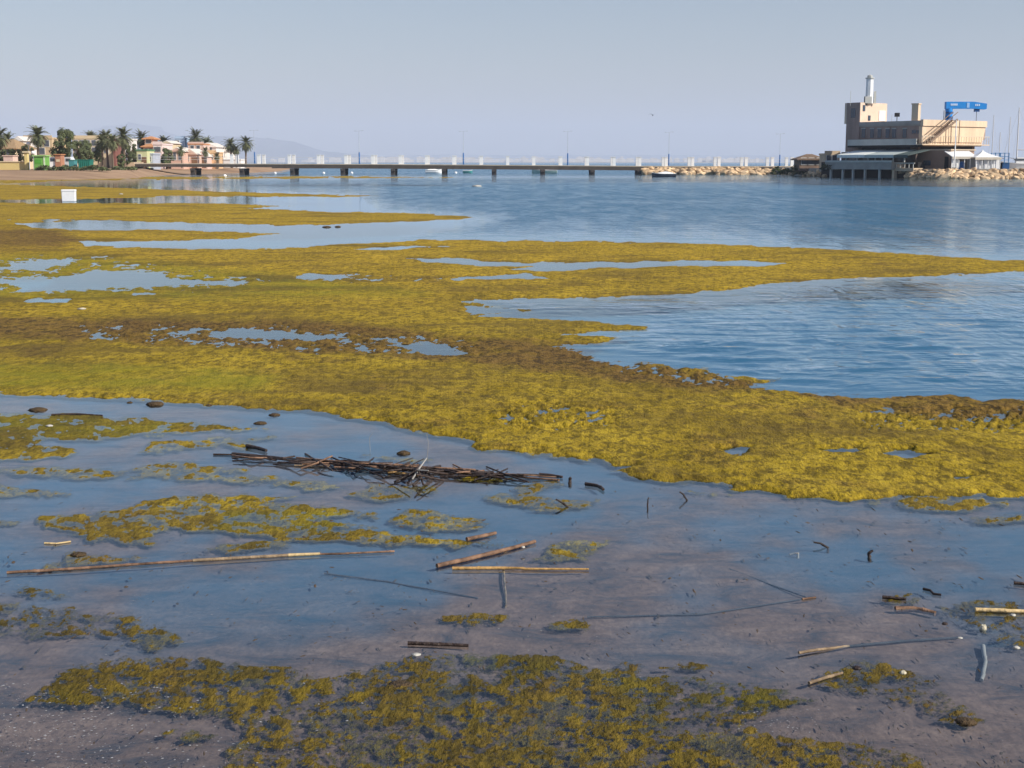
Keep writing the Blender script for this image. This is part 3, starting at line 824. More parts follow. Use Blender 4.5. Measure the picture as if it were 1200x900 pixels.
# core of the breakwater, under the walkway
cb = MB(); a, b = pier_pt(752, 0), pier_pt(935, 0)
cb.prism([(a.x, a.y - PW/2 - .2), (b.x, b.y - PW/2 - .2), (b.x, b.y + PW/2 + 2), (a.x, a.y + PW/2 + 2)], -1.5, 0.6)
tag(cb.build('breakwater_core', stone), 'rock fill under the walkway', kind='structure')
QL = [g2(1050,184), g2(1100,175), g2(1400,170.5)]
def place2(u, w, k):
    px = 1058 + u * (1260 - 1058)
    y = np.interp(px, [1050, 1100, 1400], [184, 175, 170.5]); p = V(px, 190, y)
    return (p.x, p.y - 2.6 + 3.0 * w, -.05 + 1.05 * w)
breakwater('rock armour along the quay below the clubhouse and the white canopies', place2, 230, .7, 1.3)
def place3(u, w, k):
    px = 905 + u * 60; y = np.interp(px, [905, 930, 965], [236, 214, 194]); p = V(px, 190, y)
    return (p.x, p.y - 2.0 + 2.2 * w, -.05 + .9 * w)
breakwater('short run of boulders under the green shrub beside the clubhouse', place3, 40, .7, 1.3)

# ================================================================ harbour clubhouse
def clubhouse():
    D0 = 183.0
    C = V(1079, 190, D0); C.z = 0
    d1 = Vector((-.6, .8, 0)); d2 = Vector((.8, .6, 0))       # along the shaded left front, along the sunlit right front
    n1 = Vector((-.8, -.6, 0)); n2 = Vector((.6, -.8, 0))     # their outward directions
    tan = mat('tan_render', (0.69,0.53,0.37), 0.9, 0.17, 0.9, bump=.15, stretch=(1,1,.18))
    shaded_tan = mat('shaded_render', (0.35,0.245,0.205), 0.9, 0.24, 0.9, bump=.15, stretch=(1,1,.18))  # render of the shaded front, with the shade put into its colour
    greyb = mat('balcony_grey', (0.50,0.50,0.46), 0.8, 0.12, 1.0)
    dk = mat('black_and_shade', (0.02,0.018,0.018), 0.9, 0.2, 1.0)  # near-black; also paints the shade in the voids under the floors
    glass = mat('dark_glass', (0.05,0.07,0.10), 0.15, 0.2, 1.0, spec=.6)
    t = empty('harbour_clubhouse', C, 'tan clubhouse on stilts at the water with a stair tower and long balcony', 'building')
    Rm = Matrix((d1, n1 * -1, Vector((0, 0, 1)))).transposed()   # local x = d1, local y = inward (d2 side)
    def L(p): return Vector(p) - C
    def wall_box(a, b, c, z0, z1):        # plan frame: a..b along d1, 0..c along d2 measured from C
        return a, b, c, z0, z1
    def add(mb, a0, a1, b0, b1, z0, z1):
        vs = [];
        for z in (z0, z1):
            for a, b in ((a0,b0),(a1,b0),(a1,b1),(a0,b1)):
                p = d1 * a + d2 * b; vs.append((p.x, p.y, z))
        mb.add(vs, [(0,1,2,3),(7,6,5,4),(1,0,4,5),(2,1,5,6),(3,2,6,7),(0,3,7,4)])
    ax = lambda px: along(C, d1, px)
    bx = lambda px: along(C, d2, px)
    zc = lambda py: height_at(C, py)
    zAt = lambda a, py: height_at(C + d1 * a, py)
    LEN = ax(991); TW = ax(1005.5); WID = bx(1152)
    zr = zc(140); zf = zc(171)            # roof, floor of the upper storey
    # upper storey
    b = MB(); add(b, 0.0, LEN, 0.0, WID, zf + .9, zr - .75); b.build('wall', shaded_tan, t)
    # sunlit right front, splayed: its lower edge is shorter than the top
    b = MB()
    e = 0.06
    P = lambda bb, z, o: (d2 * bb + n2 * o + Vector((0, 0, z)))
    q = [P(-.06, zf, e), P(WID * .94, zf, e), P(WID * .995, zr - .85, e), P(-.06, zr - .85, e)]
    q2 = [v - n2 * .5 for v in q]
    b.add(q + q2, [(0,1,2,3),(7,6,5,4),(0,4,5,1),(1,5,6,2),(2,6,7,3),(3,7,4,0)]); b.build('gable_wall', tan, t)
    # roof slab with parapets
    b = MB(); add(b, -.10, LEN + .05, -.10, WID + .05, zr - .75, zr - .35); b.build('roof', mat('roof_grey', (0.38,0.34,0.30), .9, .15, 1), t)
    b = MB(); q = [P(-.14, zr - .80, .22), P(WID, zr - .80, .22), P(WID, zr, .22), P(-.14, zr, .22)]; q2 = [v - n2 * .4 for v in q]
    b.add(q + q2, [(0,1,2,3),(7,6,5,4),(0,4,5,1),(1,5,6,2),(2,6,7,3),(3,7,4,0)]); b.build('parapet', tan, t)
    b = MB(); add(b, .30, TW, -.16, .12, zr - .55, zr - .12); b.build('parapet', mat('parapet_grey', (.40,.36,.33), .9, .15, 1), t)
    # balcony right round: slab and solid pale rail
    b = MB(); add(b, -.2, LEN * .90, -1.3, 0, zf - .12, zf + .12); b.build('balcony_slab', dk, t)  # near-black slab, painting the shade under the balcony
    b = MB(); add(b, -.2, LEN * .90, -1.32, -1.22, zf + .12, zf + .90); b.build('balcony_rail', greyb, t)
    b = MB(); q = [P(-1.3, zf + .12, 1.1), P(WID * .96, zf + .12, 1.1), P(WID * .96, zf + .24, 1.1), P(-1.3, zf + .24, 1.1)]; q2 = [v - n2 * 1.0 for v in q]
    b.add(q + q2, [(0,1,2,3),(7,6,5,4),(0,4,5,1),(1,5,6,2),(2,6,7,3),(3,7,4,0)]); b.build('balcony_slab', tan, t)
    glassrail = mat('pale_rail', (0.58,0.50,0.38), .6, .08, 1)
    for k in range(27):
        b = MB(); u = -1.2 + (WID * .96 + 1.1) * k / 26; p = P(u, zf + .72, 1.04); b.box(p, (.05,.05,1.0)); b.build('baluster', glassrail, t)
    b = MB(); b.beam(P(-1.3, zf + 1.24, 1.04), P(WID * .96, zf + 1.24, 1.04), .07, .07); b.build('handrail', glassrail, t)
    # storey under the overhang, its shade put into a near-black colour
    b = MB(); add(b, .5, LEN - .1, .6, WID * .85, zf - 2.2, zf + .9); b.build('undercroft_shade', dk, t)
    b = MB(); q = [P(.1, zf - .55, -.6), P(WID * .9, zf - .55, -.6), P(WID * .9, zf, -.6), P(.1, zf, -.6)]; q2 = [v - n2 * 1.2 for v in q]
    b.add(q + q2, [(0,1,2,3),(7,6,5,4),(0,4,5,1),(1,5,6,2),(2,6,7,3),(3,7,4,0)]); b.build('soffit_beam', mat('brown_soffit', (.20,.14,.10), .9, .2, 1), t)
    # upper windows on the shaded front
    for px in (998, 1010, 1020, 1028.5, 1038, 1045.5, 1058):
        a = ax(px); f = MB(); add(f, a - .29, a + .29, -.05, .02, zAt(a, 161.5), zAt(a, 151)); f.build('window', glass, t)
        f = MB(); add(f, a - .36, a + .36, -.09, .0, zAt(a, 151), zAt(a, 150)); f.build('lintel', greyb, t)
    for px in (1069, 1075.5):
        a = ax(px); f = MB(); add(f, a - .36, a + .36, -.05, .02, zAt(a, 156.5), zAt(a, 152.5)); f.build('window', glass, t)
    # stair tower at the left end
    zt = height_at(C + d1 * TW, 120)
    b = MB(); add(b, TW, LEN + .12, -.14, 3.2, zAt(LEN, 178), zt); b.build('tower_wall', shaded_tan, t)
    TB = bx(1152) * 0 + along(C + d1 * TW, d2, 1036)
    b = MB(); add(b, TW - .04, TW + 2.6, -.10, TB, zr - .3, zt - .02); b.build('tower_wall', mat('sunlit_peach_render', (0.72,0.55,0.42), .9, .1, .6, bump=.1), t)  # sunlit side of the tower, painted lighter than its shaded front
    # white door panel and dark openings on the lit tower side
    def lit(px0, px1, py0, py1, m, nm):
        A = C + d1 * (TW - .04); u0, u1 = along(A, d2, px0), along(A, d2, px1)
        base = d1 * (TW - .06)
        z0, z1 = height_at(A, py1), height_at(A, py0)
        q = [base + d2 * u + n2 * o + Vector((0,0,z)) for o in (.06, -.05) for u, z in ((u0,z0),(u1,z0),(u1,z1),(u0,z1))]
        f = MB(); f.add(q, [(0,1,2,3),(7,6,5,4),(0,4,5,1),(1,5,6,2),(2,6,7,3),(3,7,4,0)]); f.build(nm, m, t)
    lit(1027, 1034, 129, 141, white, 'door_panel')
    lit(1014.5, 1017, 135, 141, glass, 'window')
    lit(1008, 1010.5, 123, 130, glass, 'window')
    a = ax(998); f = MB(); add(f, a - .35, a + .35, -.19, -.10, zAt(a, 138), zAt(a, 127)); f.build('window', glass, t)
    # white light tower on the roof
    lt = MB(); A = C + d1 * (TW + .9) + d2 * 0.6; A = A - C
    z0 = zt - .1; z1 = height_at(C + d1 * (TW + .9), 92)
    Aw = V(1015.7, 190, C.y + A.y) - C; Aw.z = 0
    lt.tube([(Aw.x, Aw.y, z0), (Aw.x, Aw.y, z1)], [.52, .47], 8, sm=False)
    lt.build('light_tower', white, t)
    b = MB(); b.tube([(Aw.x, Aw.y, z1), (Aw.x, Aw.y, z1 + .12)], [.62,.62], 8, sm=False); b.tube([(Aw.x, Aw.y, z1 + .12), (Aw.x, Aw.y, z1 + .40), (Aw.x, Aw.y, z1 + .55)], [.36,.36,.06], 8, sm=False)
    b.build('lantern', greyb, t)
    b = MB(); b.box((Aw.x + .75, Aw.y, z0 + .8), (.28,.28,1.6)); b.build('vent_pipe', greyb, t)
    b = MB(); b.box((Aw.x - .25, Aw.y - .5, z0 + .45), (.9,.35,.9)); b.build('roof_box', greyb, t)
    b = MB(); b.box((Aw.x - .55, Aw.y - .45, z0 + .35), (.4,.3,1.1)); b.build('vent', dk, t)
    # chimney and mast ball
    Ac = V(1071, 190, C.y + 1.6) - C
    zc1 = height_at(C, 122); zc0 = zr - .4
    b = MB(); b.box((Ac.x, Ac.y, (zc0 + zc1) / 2), (.86, .86, zc1 - zc0), Matrix.Rotation(-.64, 3, 'Z') ); b.build('chimney', tan, t)
    b = MB(); b.box((Ac.x, Ac.y, zc1 + .08), (1.0, 1.0, .16), Matrix.Rotation(-.64, 3, 'Z')); b.build('chimney_cap', tan, t)
    Am = V(1049, 190, C.y + 5) - C
    b = MB(); b.tube([(Am.x, Am.y, zr - .4), (Am.x, Am.y, zr + .5)], .05, 6); b.box((Am.x, Am.y, zr + .75), (.55,.55,.5)); b.build('mast_ball', dk, t)
    for px, h in ((994, 1.5), (1043, .9)):
        p = V(px, 190, C.y + 8) - C; b = MB(); z = zt if px < 1000 else zr
        b.tube([(p.x, p.y, z - .5), (p.x, p.y, z + h)], .025, 5); b.build('antenna', greyb, t)
    # lower storey block that comes forward under the corner
    LB = along(C, -d1, 1111)
    bm_ = mat('brown_render', (0.34,0.235,0.175), .9, .14, .6, bump=.1)
    b = MB(); add(b, -LB, .9, .3, 5.2, QZ - .3, zc(176.5)); b.build('lower_wall', bm_, t)
    b = MB(); add(b, -LB - .15, .9, .15, 5.3, zc(176.5), zc(176.5) + .16); b.build('lower_roof', mat('pale_coping', (.52,.42,.31), .9, .1, 1), t)
    for px in (1082, 1086):
        a = -along(C, -d1, px); f = MB(); add(f, a - .28, a + .28, .24, .32, zc(194), zc(188)); f.build('window', glass, t)
    # terrace on stilts along the shaded front
    ter = mat('terrace_grey', (0.33,0.32,0.29), .9, .2, .8)
    T0 = d1 * 0
    def tb(mb, pa, pb, o0, o1, y0, y1):           # along the front between picture columns, o outwards of the wall, rows y0 top y1 bottom
        base = C + n1 * o1
        a0, a1 = along(base, d1, pa), along(base, d1, pb)
        z1, z0 = height_at(base + d1 * (a0 + a1) / 2, y0), height_at(base + d1 * (a0 + a1) / 2, y1)
        add(mb, a0, a1, -o1, -o0, z0, z1)
    b = MB(); tb(b, 1044, 966, 0.1, 4.2, 190, 198.5); b.build('terrace', ter, t)
    b = MB(); tb(b, 1044, 966, 4.2, 4.3, 188, 190.2); b.build('terrace_rail', greyb, t)
    b = MB(); tb(b, 1070, 1044.5, 1.5, 3.4, 197, 200.5); b.build('landing', mat('landing_tan', (.56,.44,.31), .9, .15, 1), t)
    b = MB(); tb(b, 1071, 1045, 3.3, 3.4, 190.5, 192); b.build('landing_rail', greyb, t)
    for px in (1046, 1049.5, 1054, 1059, 1064, 1069):
        b = MB(); tb(b, px + .6, px, 3.3, 3.38, 190.5, 197); b.build('baluster', greyb, t)
    b = MB(); tb(b, 1047.5, 1045, 3.0, 3.6, 197, 211); b.build('stilt', mat('landing_tan', (.5,.4,.3)), t)
    for px in (972, 986, 998, 1012, 1029):
        b = MB(); tb(b, px + 1.5, px, 3.7, 4.0, 198.5, 211); b.build('stilt', greyb, t)
    b = MB(); tb(b, 1075, 962, .2, 1.6, 190, 211); b.build('undercroft_shade', dk, t)  # dark block painting the shade in the void behind the stilts
    b = MB(); tb(b, 1072, 985, .15, .6, 178, 191); b.build('terrace_wall', mat('terrace_brown', (.13,.10,.09), .9, .3, 1.5), t)
    for px in (990, 1003, 1016, 1024, 1032, 1045, 1058):
        b = MB(); tb(b, px + .9, px, 3.9, 4.05, 181, 190); b.build('awning_post', greyb, t)
    for px, w in ((996, 8), (1010, 6), (1036, 5), (1051, 6)):
        b = MB(); tb(b, px + w, px, .58, .66, 182.5, 189.5); b.build('window', glass, t)
    # sloping striped awning: pale to green
    for i, (pa, pb, m) in enumerate(((1012, 980, mat('awning_white', (.72,.74,.70), .7, .06, 1)), (1046, 1012.3, mat('awning_pale_green', (.43,.48,.46), .7, .08, 1)), (1063, 1046.3, mat('awning_green', (.075,.10,.095), .7, .1, 1)))):
        o, n_ = C + n1 * .2, C + n1 * 4.6
        a0, a1 = along(n_, d1, pa), along(n_, d1, pb)
        zi, zo = height_at(n_ + d1 * a1, 177.5), height_at(n_ + d1 * a1, 181.5)
        q = [d1 * a0 + n1 * 4.6 + Vector((0,0,zo)), d1 * a1 + n1 * 4.6 + Vector((0,0,zo)), d1 * a1 + n1 * .2 + Vector((0,0,zi + .25)), d1 * a0 + n1 * .2 + Vector((0,0,zi + .25))]
        q2 = [v + Vector((0,0,-.10)) for v in q]
        f = MB(); f.add(q + q2, [(0,1,2,3),(7,6,5,4),(0,4,5,1),(1,5,6,2),(2,6,7,3),(3,7,4,0)]); f.build('awning', m, t)
        f = MB(); e0, e1 = q2[0] + n1 * .02, q2[1] + n1 * .02; f.add([e0, e1, e1 + Vector((0,0,-.28)), e0 + Vector((0,0,-.28)), e0 - n1 * .05, e1 - n1 * .05, e1 - n1 * .05 + Vector((0,0,-.28)), e0 - n1 * .05 + Vector((0,0,-.28))], [(0,1,2,3),(7,6,5,4),(0,4,5,1),(2,6,7,3)]); f.build('awning_valance', m, t)
    # outside stair on the sunlit front
    st = mat('stair_brown', (0.24,0.17,0.12), .8, .2, 2)
    A = C + n2 * 1.3
    def sp(px, py): u = along(A, d2, px); p = A + d2 * u; return Vector((p.x - C.x, p.y - C.y, height_at(p, py)))
    top, bot = sp(1119, 140), sp(1088.5, 166.5)
    for o in (0, .8):
        f = MB(); f.beam(top - n2 * o, bot - n2 * o, .10, .26); f.build('stair_string', st, t)
        f = MB(); f.beam(top - n2 * o + Vector((0,0,.95)), bot - n2 * o + Vector((0,0,.95)), .07, .07); f.build('stair_rail', st, t)
    for k in range(13):
        p = top.lerp(bot, (k + .5) / 13) - n2 * .4; f = MB(); f.box(p, (.3,.8,.05), Matrix.Rotation(math.atan2(d2.y, d2.x), 3, 'Z')); f.build('stair_tread', st, t)
    for px, y0, y1 in ((1106, 152, 168), (1112, 146, 168), (1121.5, 141, 168)):
        f = MB(); f.tube([sp(px, y1), sp(px, y0)], .055, 6); f.build('stair_post', st, t)
    return C, d1, d2, n1, n2
CLUB = clubhouse()

# flag pole, crane, canopies and the clutter round the clubhouse
def standing(name, px, D, z, label, cat, group=None):
    p = V(px, 190, D); return empty(name, (p.x, D, z), label, cat, group)
def hz_(t, py, dy=0.0): return height_at(Vector((t.location.x, t.location.y + dy, 0)), py) - t.location.z
def wx(t, px, dy=0.0): return V(px, 190, t.location.y + dy).x - t.location.x
t = standing('flag_pole', 1118.5, 176.5, QZ, 'thin white pole in front of the clubhouse stair', 'pole')
b = MB(); b.tube([(0,0,0),(0,0,hz_(t,141))], [.09,.06], 8); b.build('pole', white, t)
b = MB(); b.box((0,0,.1),(.4,.4,.2)); b.build('foot', conc, t)
t = standing('boat_crane', 1109, 212, QZ, 'big blue jib crane standing behind the clubhouse', 'crane')
cbl = mat('crane_blue', (0.015,0.24,0.66), .45, .12, .5)
b = MB(); H = hz_(t, 127); b.tube([(0,0,0),(0,0,H)], [.62,.55], 14); b.build('mast', cbl, t)
b = MB(); b.tube([(0,0,hz_(t,139)),(0,0,hz_(t,136.5))], .66, 14); b.tube([(0,0,hz_(t,133)),(0,0,hz_(t,131))], .68, 14); b.build('slewing_ring', mat('crane_dark_blue', (.01,.08,.25), .5, .1, 1), t)
b = MB(); x0, x1, xm = wx(t,1104.8), wx(t,1152), wx(t,1137); zt_, zb_, = hz_(t,119.3), hz_(t,127.5); ze = hz_(t,121.5); zeb = hz_(t,128.3)
prof = [(x0,zb_),(xm,zb_),(x1-.2,zeb),(x1,zeb+.1),(x1,ze),(xm,zt_),(x0,zt_)]
b.add([(x,-.45,z) for x,z in prof]+[(x,.45,z) for x,z in prof], [tuple(range(7)),tuple(reversed(range(7,14)))]+[(i,7+i,7+(i+1)%7,(i+1)%7) for i in range(7)])
b.build('jib', cbl, t)
b = MB(); a0, a1 = wx(t,1128.6), wx(t,1131.6); b.box(((a0+a1)/2,-.47,(zt_+zb_)/2),(a1-a0,.05,(zt_-zb_)*.72)); b.build('emblem_panel', mat('pale_blue_panel',(.30,.50,.78),.5,.1,1), t)
for px in (1110.4,1112.2,1113.8,1115.4,1117,1139,1141,1143):
    b = MB(); b.box((wx(t,px),-.47,zt_-.42-(.06 if px>1130 else 0)),(.17,.05,.30)); b.build('lettering', mat('crane_lettering',(.55,.68,.85),.5,.1,1), t)
b = MB(); xh = wx(t,1141.5); b.box((xh,0,zb_-.2),(.7,.6,.45)); b.build('trolley', mat('crane_dark_blue',(.01,.08,.25)), t)
b = MB(); b.tube([(xh,0,zb_-.3),(xh,0,zb_-2.6)],.04,5); b.box((xh,0,zb_-2.8),(.25,.2,.4)); b.build('hook', mat('dark_pile',(.05,.05,.05)), t)
b = MB(); xa = wx(t,1103.5); b.box((xa,-.2,hz_(t,136)),(.12,.5,1.6)); b.build('ladder', lampgrey, t)

def awning_tent(px0, px1, D, ytop, yeave, label, peak=None):
    t = standing('canopy', (px0+px1)/2, D, QZ, label, 'canopy', 'white canopies beside the clubhouse')
    x0, x1 = wx(t,px0), wx(t,px1); dy = 3.4
    z1, z0 = hz_(t,ytop), hz_(t,yeave)
    cloth = mat('white_cloth', (.82,.81,.78), .8, .05, 1)
    b = MB()
    if peak:
        xp = wx(t,peak)
        ring = []
        for u in range(5):
            k = u / 4; s = (1 - k) ** 1.7
            z = z0 + (z1 - z0) * k
            ring.append([(xp + (x - xp) * s, y * s, z) for x, y in ((x0,-dy/2),(x1,-dy/2),(x1,dy/2),(x0,dy/2))])
        vs = [p for r_ in ring for p in r_]
        b.add(vs, [(u*4+i, u*4+(i+1)%4, u*4+4+(i+1)%4, u*4+4+i) for u in range(4) for i in range(4)] + [(3,2,1,0)])
    else:
        b.add([(x0,-dy/2,z0),(x1,-dy/2,z0),(x1,dy/2,z1),(x0,dy/2,z1),(x0,-dy/2,z0-.1),(x1,-dy/2,z0-.1),(x1,dy/2,z1-.1),(x0,dy/2,z1-.1)],[(0,1,2,3),(7,6,5,4),(0,4,5,1),(1,5,6,2),(2,6,7,3),(3,7,4,0)])
    b.build('canopy_top', cloth, t)
    b = MB(); b.box((0,-dy/2-.02,z0-.14),(x1-x0,.04,.30)); b.build('valance', mat('cloth_edge',(.62,.56,.46),.8,.1,1), t)
    n = 5
    for k in range(n):
        for y in (-dy/2+.1, dy/2-.1):
            b = MB(); b.tube([(x0+.15+(x1-x0-.3)*k/(n-1),y,0),(x0+.15+(x1-x0-.3)*k/(n-1),y,z0)],.05,6); b.build('pole', white, t)
    return t, x0, x1, z0
t, x0, x1, z0 = awning_tent(1111, 1140, 178.5, 176.8, 183.6, 'flat white canopy joined to the clubhouse wall')
b = MB(); b.box(((x0+x1)/2,1.5,z0/2),(x1-x0,.06,z0)); b.build('back_panel', mat('black_and_shade',(.05,.045,.045)), t)
b = MB(); b.box((x0+.45,-1.4,z0/2),(.9,.05,z0)); b.build('side_panel', white, t)
t, x0, x1, z0 = awning_tent(1137.5, 1168, 177, 175.5, 184.4, 'peaked white marquee with side curtains at the quay edge', 1151)
for k in range(6):
    u = x0 + .25 + (x1 - x0 - .4) * k / 5.6
    b = MB(); b.box((u+.15,-1.35+(k%2)*.12,z0/2),(.42,.06,z0-.1)); b.build('curtain', mat('curtain_white',(.78,.79,.80),.8,.06,1), t)
b = MB(); b.box(((x0+x1)/2,1.4,z0/2),(x1-x0,.05,z0)); b.build('back_panel', mat('grey_panel',(.35,.38,.42),.8,.1,1), t)
# things standing under the flat canopy
ch = mat('blue_plastic',(.03,.13,.36),.5,.15,1)
for px, lab in ((1122,'blue bin under the flat canopy, nearer the clubhouse'),(1127,'blue bin under the flat canopy, beside the dark doorway')):
    t = standing('bin', px, 177.6, QZ, lab, 'bin', 'bins under the flat canopy')
    b = MB(); b.box((0,0,.42),(.52,.5,.84),taper=1.12); b.build('body', ch, t); b = MB(); b.box((0,0,.88),(.64,.6,.07)); b.build('lid', mat('blue_lid',(.04,.2,.5)), t)
# blue rack and crates at the right
t = standing('boat_rack', 1174, 186, QZ, 'blue metal boat rack to the right of the marquee', 'rack')
bl2 = mat('rack_blue',(.06,.20,.42),.5,.15,1)
xs = [wx(t,p) for p in (1166,1171,1177,1182)]
for x in xs:
    for y in (0,1.6):
        b = MB(); b.box((x,y,hz_(t,179)/2),(.09,.09,hz_(t,179))); b.build('upright', bl2, t)
for py in (179.5,183.5,187.5,191.5):
    b = MB(); b.beam((xs[0],-.06,hz_(t,py)),(xs[-1],-.06,hz_(t,py)),.07,.07); b.beam((xs[0],1.66,hz_(t,py)),(xs[-1],1.66,hz_(t,py)),.07,.07); b.build('crossbar', bl2, t)
for px, w, lab in ((1169,1.1,'dark blue tarpaulin covered crate beside the marquee'),(1176,1.3,'dark blue crate at the foot of the boat rack')):
    t = standing('crate', px, 180.5, QZ, lab, 'crate', 'blue crates by the boat rack')
    b = MB(); b.box((0,0,.36),(w,.8,.72)); b.build('body', mat('crate_blue',(.015,.07,.20),.5,.2,1), t, bevel=.04); b = MB(); b.box((0,0,.75),(w+.08,.88,.07)); b.build('lid', mat('crate_lid',(.03,.14,.33)), t)

# hut with the brown roof and little beige block, shrub
def house(name, px0, px1, D, z0, ytop, depth, wallm, label, cat='house', roof='flat', roofm=None, yridge=None, wins=(), doors=(), group=None, parapet=True, rz=0.0):
    t = empty(name, (V((px0+px1)/2,190,D).x, D, z0), label, cat, group, rz)
    x0, x1 = wx(t,px0), wx(t,px1); zt = hz_(t,ytop)
    b = MB(); b.box((0,depth/2,zt/2-.2),(x1-x0,depth,zt+.4)); b.build('wall', wallm, t)
    if roof == 'flat':
        b = MB(); b.box((0,depth/2,zt+.10),(x1-x0+.2,depth+.2,.24)); b.build('roof', roofm or wallm, t)
        if parapet:
            b = MB(); b.box((0,.05,zt+.38),(x1-x0+.06,.22,.36)); b.build('parapet', wallm, t)
    elif roof == 'gable':             # ridge runs away from the viewer
        zr = hz_(t,yridge); o = .3
        b = MB(); q = [(x0-o,-o,zt-.1),(x1+o,-o,zt-.1),(0,-o,zr)]
        b.add(q+[(x,depth+o,z) for x,_,z in q],[(0,1,2),(5,4,3),(0,3,4,1),(1,4,5,2),(2,5,3,0)]); b.build('roof', roofm, t)
        b = MB(); b.add([(x0,-.33,zt-.08),(x1,-.33,zt-.08),(0,-.33,zr-.15),(x0,-.31,zt-.08),(x1,-.31,zt-.08),(0,-.31,zr-.15)],[(0,1,2),(5,4,3),(0,3,4,1),(1,4,5,2),(2,5,3,0)]); b.build('gable', wallm, t)
    else:                             # hip
        zr = hz_(t,yridge); o = .45; ins = min((x1-x0),depth)*.38
        b = MB(); b.add([(x0-o,-o,zt),(x1+o,-o,zt),(x1+o,depth+o,zt),(x0-o,depth+o,zt),(x0+ins,depth/2,zr),(x1-ins,depth/2,zr),(x0-o,-o,zt-.15),(x1+o,-o,zt-.15),(x1+o,depth+o,zt-.15),(x0-o,depth+o,zt-.15)],
              [(0,1,5,4),(1,2,5),(2,3,4,5),(3,0,4),(6,7,1,0),(7,8,2,1),(8,9,3,2),(9,6,0,3),(9,8,7,6)]); b.build('roof', roofm, t)
    gm = mat('window_dark',(.09,.10,.12),.3,.2,1,spec=.5); fm = mat('window_frame',(.70,.68,.62),.7,.08,1)
    for px, py, w, h in wins:
        x, z = wx(t,px), hz_(t,py)
        f = MB(); f.box((x,-.02,z),(w+.16,.08,h+.16)); fo = f.build('window', fm, t)
        f = MB(); f.box((x,-.05,z),(w,.06,h)); f.build('pane', gm, fo)
    for px, w, h in doors:
        x = wx(t,px); f = MB(); f.box((x,-.03,h/2),(w,.08,h)); f.build('door', mat('door_brown',(.20,.11,.06),.7,.2,1), t)
    return t
thatch = mat('brown_thatch',(.20,.135,.09),.95,.35,2.0,bump=.6)
house('beach_hut', 937, 966, 204, QZ, 186.5, 4, mat('brown_wood',(.22,.15,.11),.9,.3,2), 'low hut with a hipped brown thatch roof behind the green shrub', 'hut', 'hip', thatch, 180.4, wins=((943,189,.9,.9),(951,189,1.2,.9),(959,189,1.0,.9)))
house('kiosk', 966.5, 984, 199, QZ, 181.5, 3.5, mat('beige_plaster',(.62,.48,.33),.9,.15,1), 'small beige flat roofed kiosk touching the clubhouse terrace', 'kiosk', wins=((971,185,.6,.7),(978,185,.6,.7)))

# ---------------------------------------------------------------- boats
def boat(px, D, L, B, H, label, hullm, cabin=None, cover=None, rz=0.0, mast=0.0, group=None, name='boat'):
    p = V(px,190,D); t = empty(name, (p.x,D,0), label, 'boat', group, rz)
    b = MB(); n = 9; rows = []
    for i in range(n):
        u = i/(n-1); x = (u-.5)*L; w = B/2*(1-max(0,(u-.55)/.45)**2.2)*(.86+.14*min(1,u*3)); sh = H*(1+.35*max(0,(u-.5)/.5)**2)
        rows.append([(x-(.0 if u<1 else 0),-w,sh),(x,-w*.82,H*.3),(x,-w*.3,-.22),(x,w*.3,-.22),(x,w*.82,H*.3),(x,w,sh)])
    vs=[q for r_ in rows for q in r_]; fs=[(i*6+k,(i+1)*6+k,(i+1)*6+k+1,i*6+k+1) for i in range(n-1) for k in range(5)]+[(0,1,2,3,4,5)]
    b.add(vs,fs,False); b.build('hull', hullm, t)
    b = MB(); b.add([(r_[0][0]*.97,r_[0][1]*.9,r_[0][2]-.08) for r_ in rows]+[(r_[5][0]*.97,r_[5][1]*.9,r_[5][2]-.08) for r_ in rows],[(i,i+1,n+i+1,n+i) for i in range(n-1)]); b.build('deck', mat('boat_deck',(.45,.42,.36),.8,.15,2), t)
    b = MB()
    for sgn in (0,5): b.tube([(r_[sgn][0],r_[sgn][1],r_[sgn][2]) for r_ in rows],.05,5)
    b.build('gunwale', mat('boat_trim',(.66,.66,.64),.6,.1,1), t)
    if cabin:
        b = MB(); b.box((-.02*L,0,H+.42),(L*.3,B*.6,.85),taper=.8); b.build('cabin', cabin, t)
        b = MB(); b.box((.02*L,0,H+.55),(L*.27,B*.605,.25),taper=.97); b.build('cabin_window', mat('window_dark',(.09,.10,.12)), t)
    if cover:
        b = MB(); m=7; vs=[]
        for i in range(m):
            u=i/(m-1); x=(-.38+u*.62)*L; w=B*.46*(1-.25*u*u)
            vs+=[(x,-w,H+.02),(x,-w*.5,H+.24*math.sin(math.pi*min(max(u,.12),.88))+.06),(x,w*.5,H+.24*math.sin(math.pi*min(max(u,.12),.88))+.06),(x,w,H+.02)]
        b.add(vs,[(i*4+k,(i+1)*4+k,(i+1)*4+k+1,i*4+k+1) for i in range(m-1) for k in range(3)]); b.build('cover', cover, t)
    if mast:
        b = MB(); b.tube([(.1*L,0,H),(.1*L,0,mast)],[.09,.06],6); b.build('mast', mat('mast_grey',(.55,.56,.58),.4,.1,1), t)
        b = MB(); b.tube([(.1*L,0,1.9+H),(-.35*L,0,1.8+H)],.07,6); b.build('boom', mat('mast_grey',(.55,.56,.58)), t)
        b = MB(); b.tube([(.48*L,0,H*1.3),(.1*L,0,mast*.97)],.015,4); b.tube([(-.48*L,0,H),(.1*L,0,mast*.97)],.015,4); b.build('rigging', mat('mast_grey',(.55,.56,.58)), t)
    return t
whull = mat('white_hull',(.80,.81,.80),.4,.06,1)
boat(778, 196, 3.3, 1.3, .42, 'small dark rowing boat with a white cover moored before the breakwater', mat('dark_hull',(.05,.06,.08),.5,.2,1), None, white, R(184))
boat(508, 262, 3.0, 1.3, .55, 'white motor boat moored behind the middle pier piles', whull, None, white, R(8), group='boats moored behind the pier')
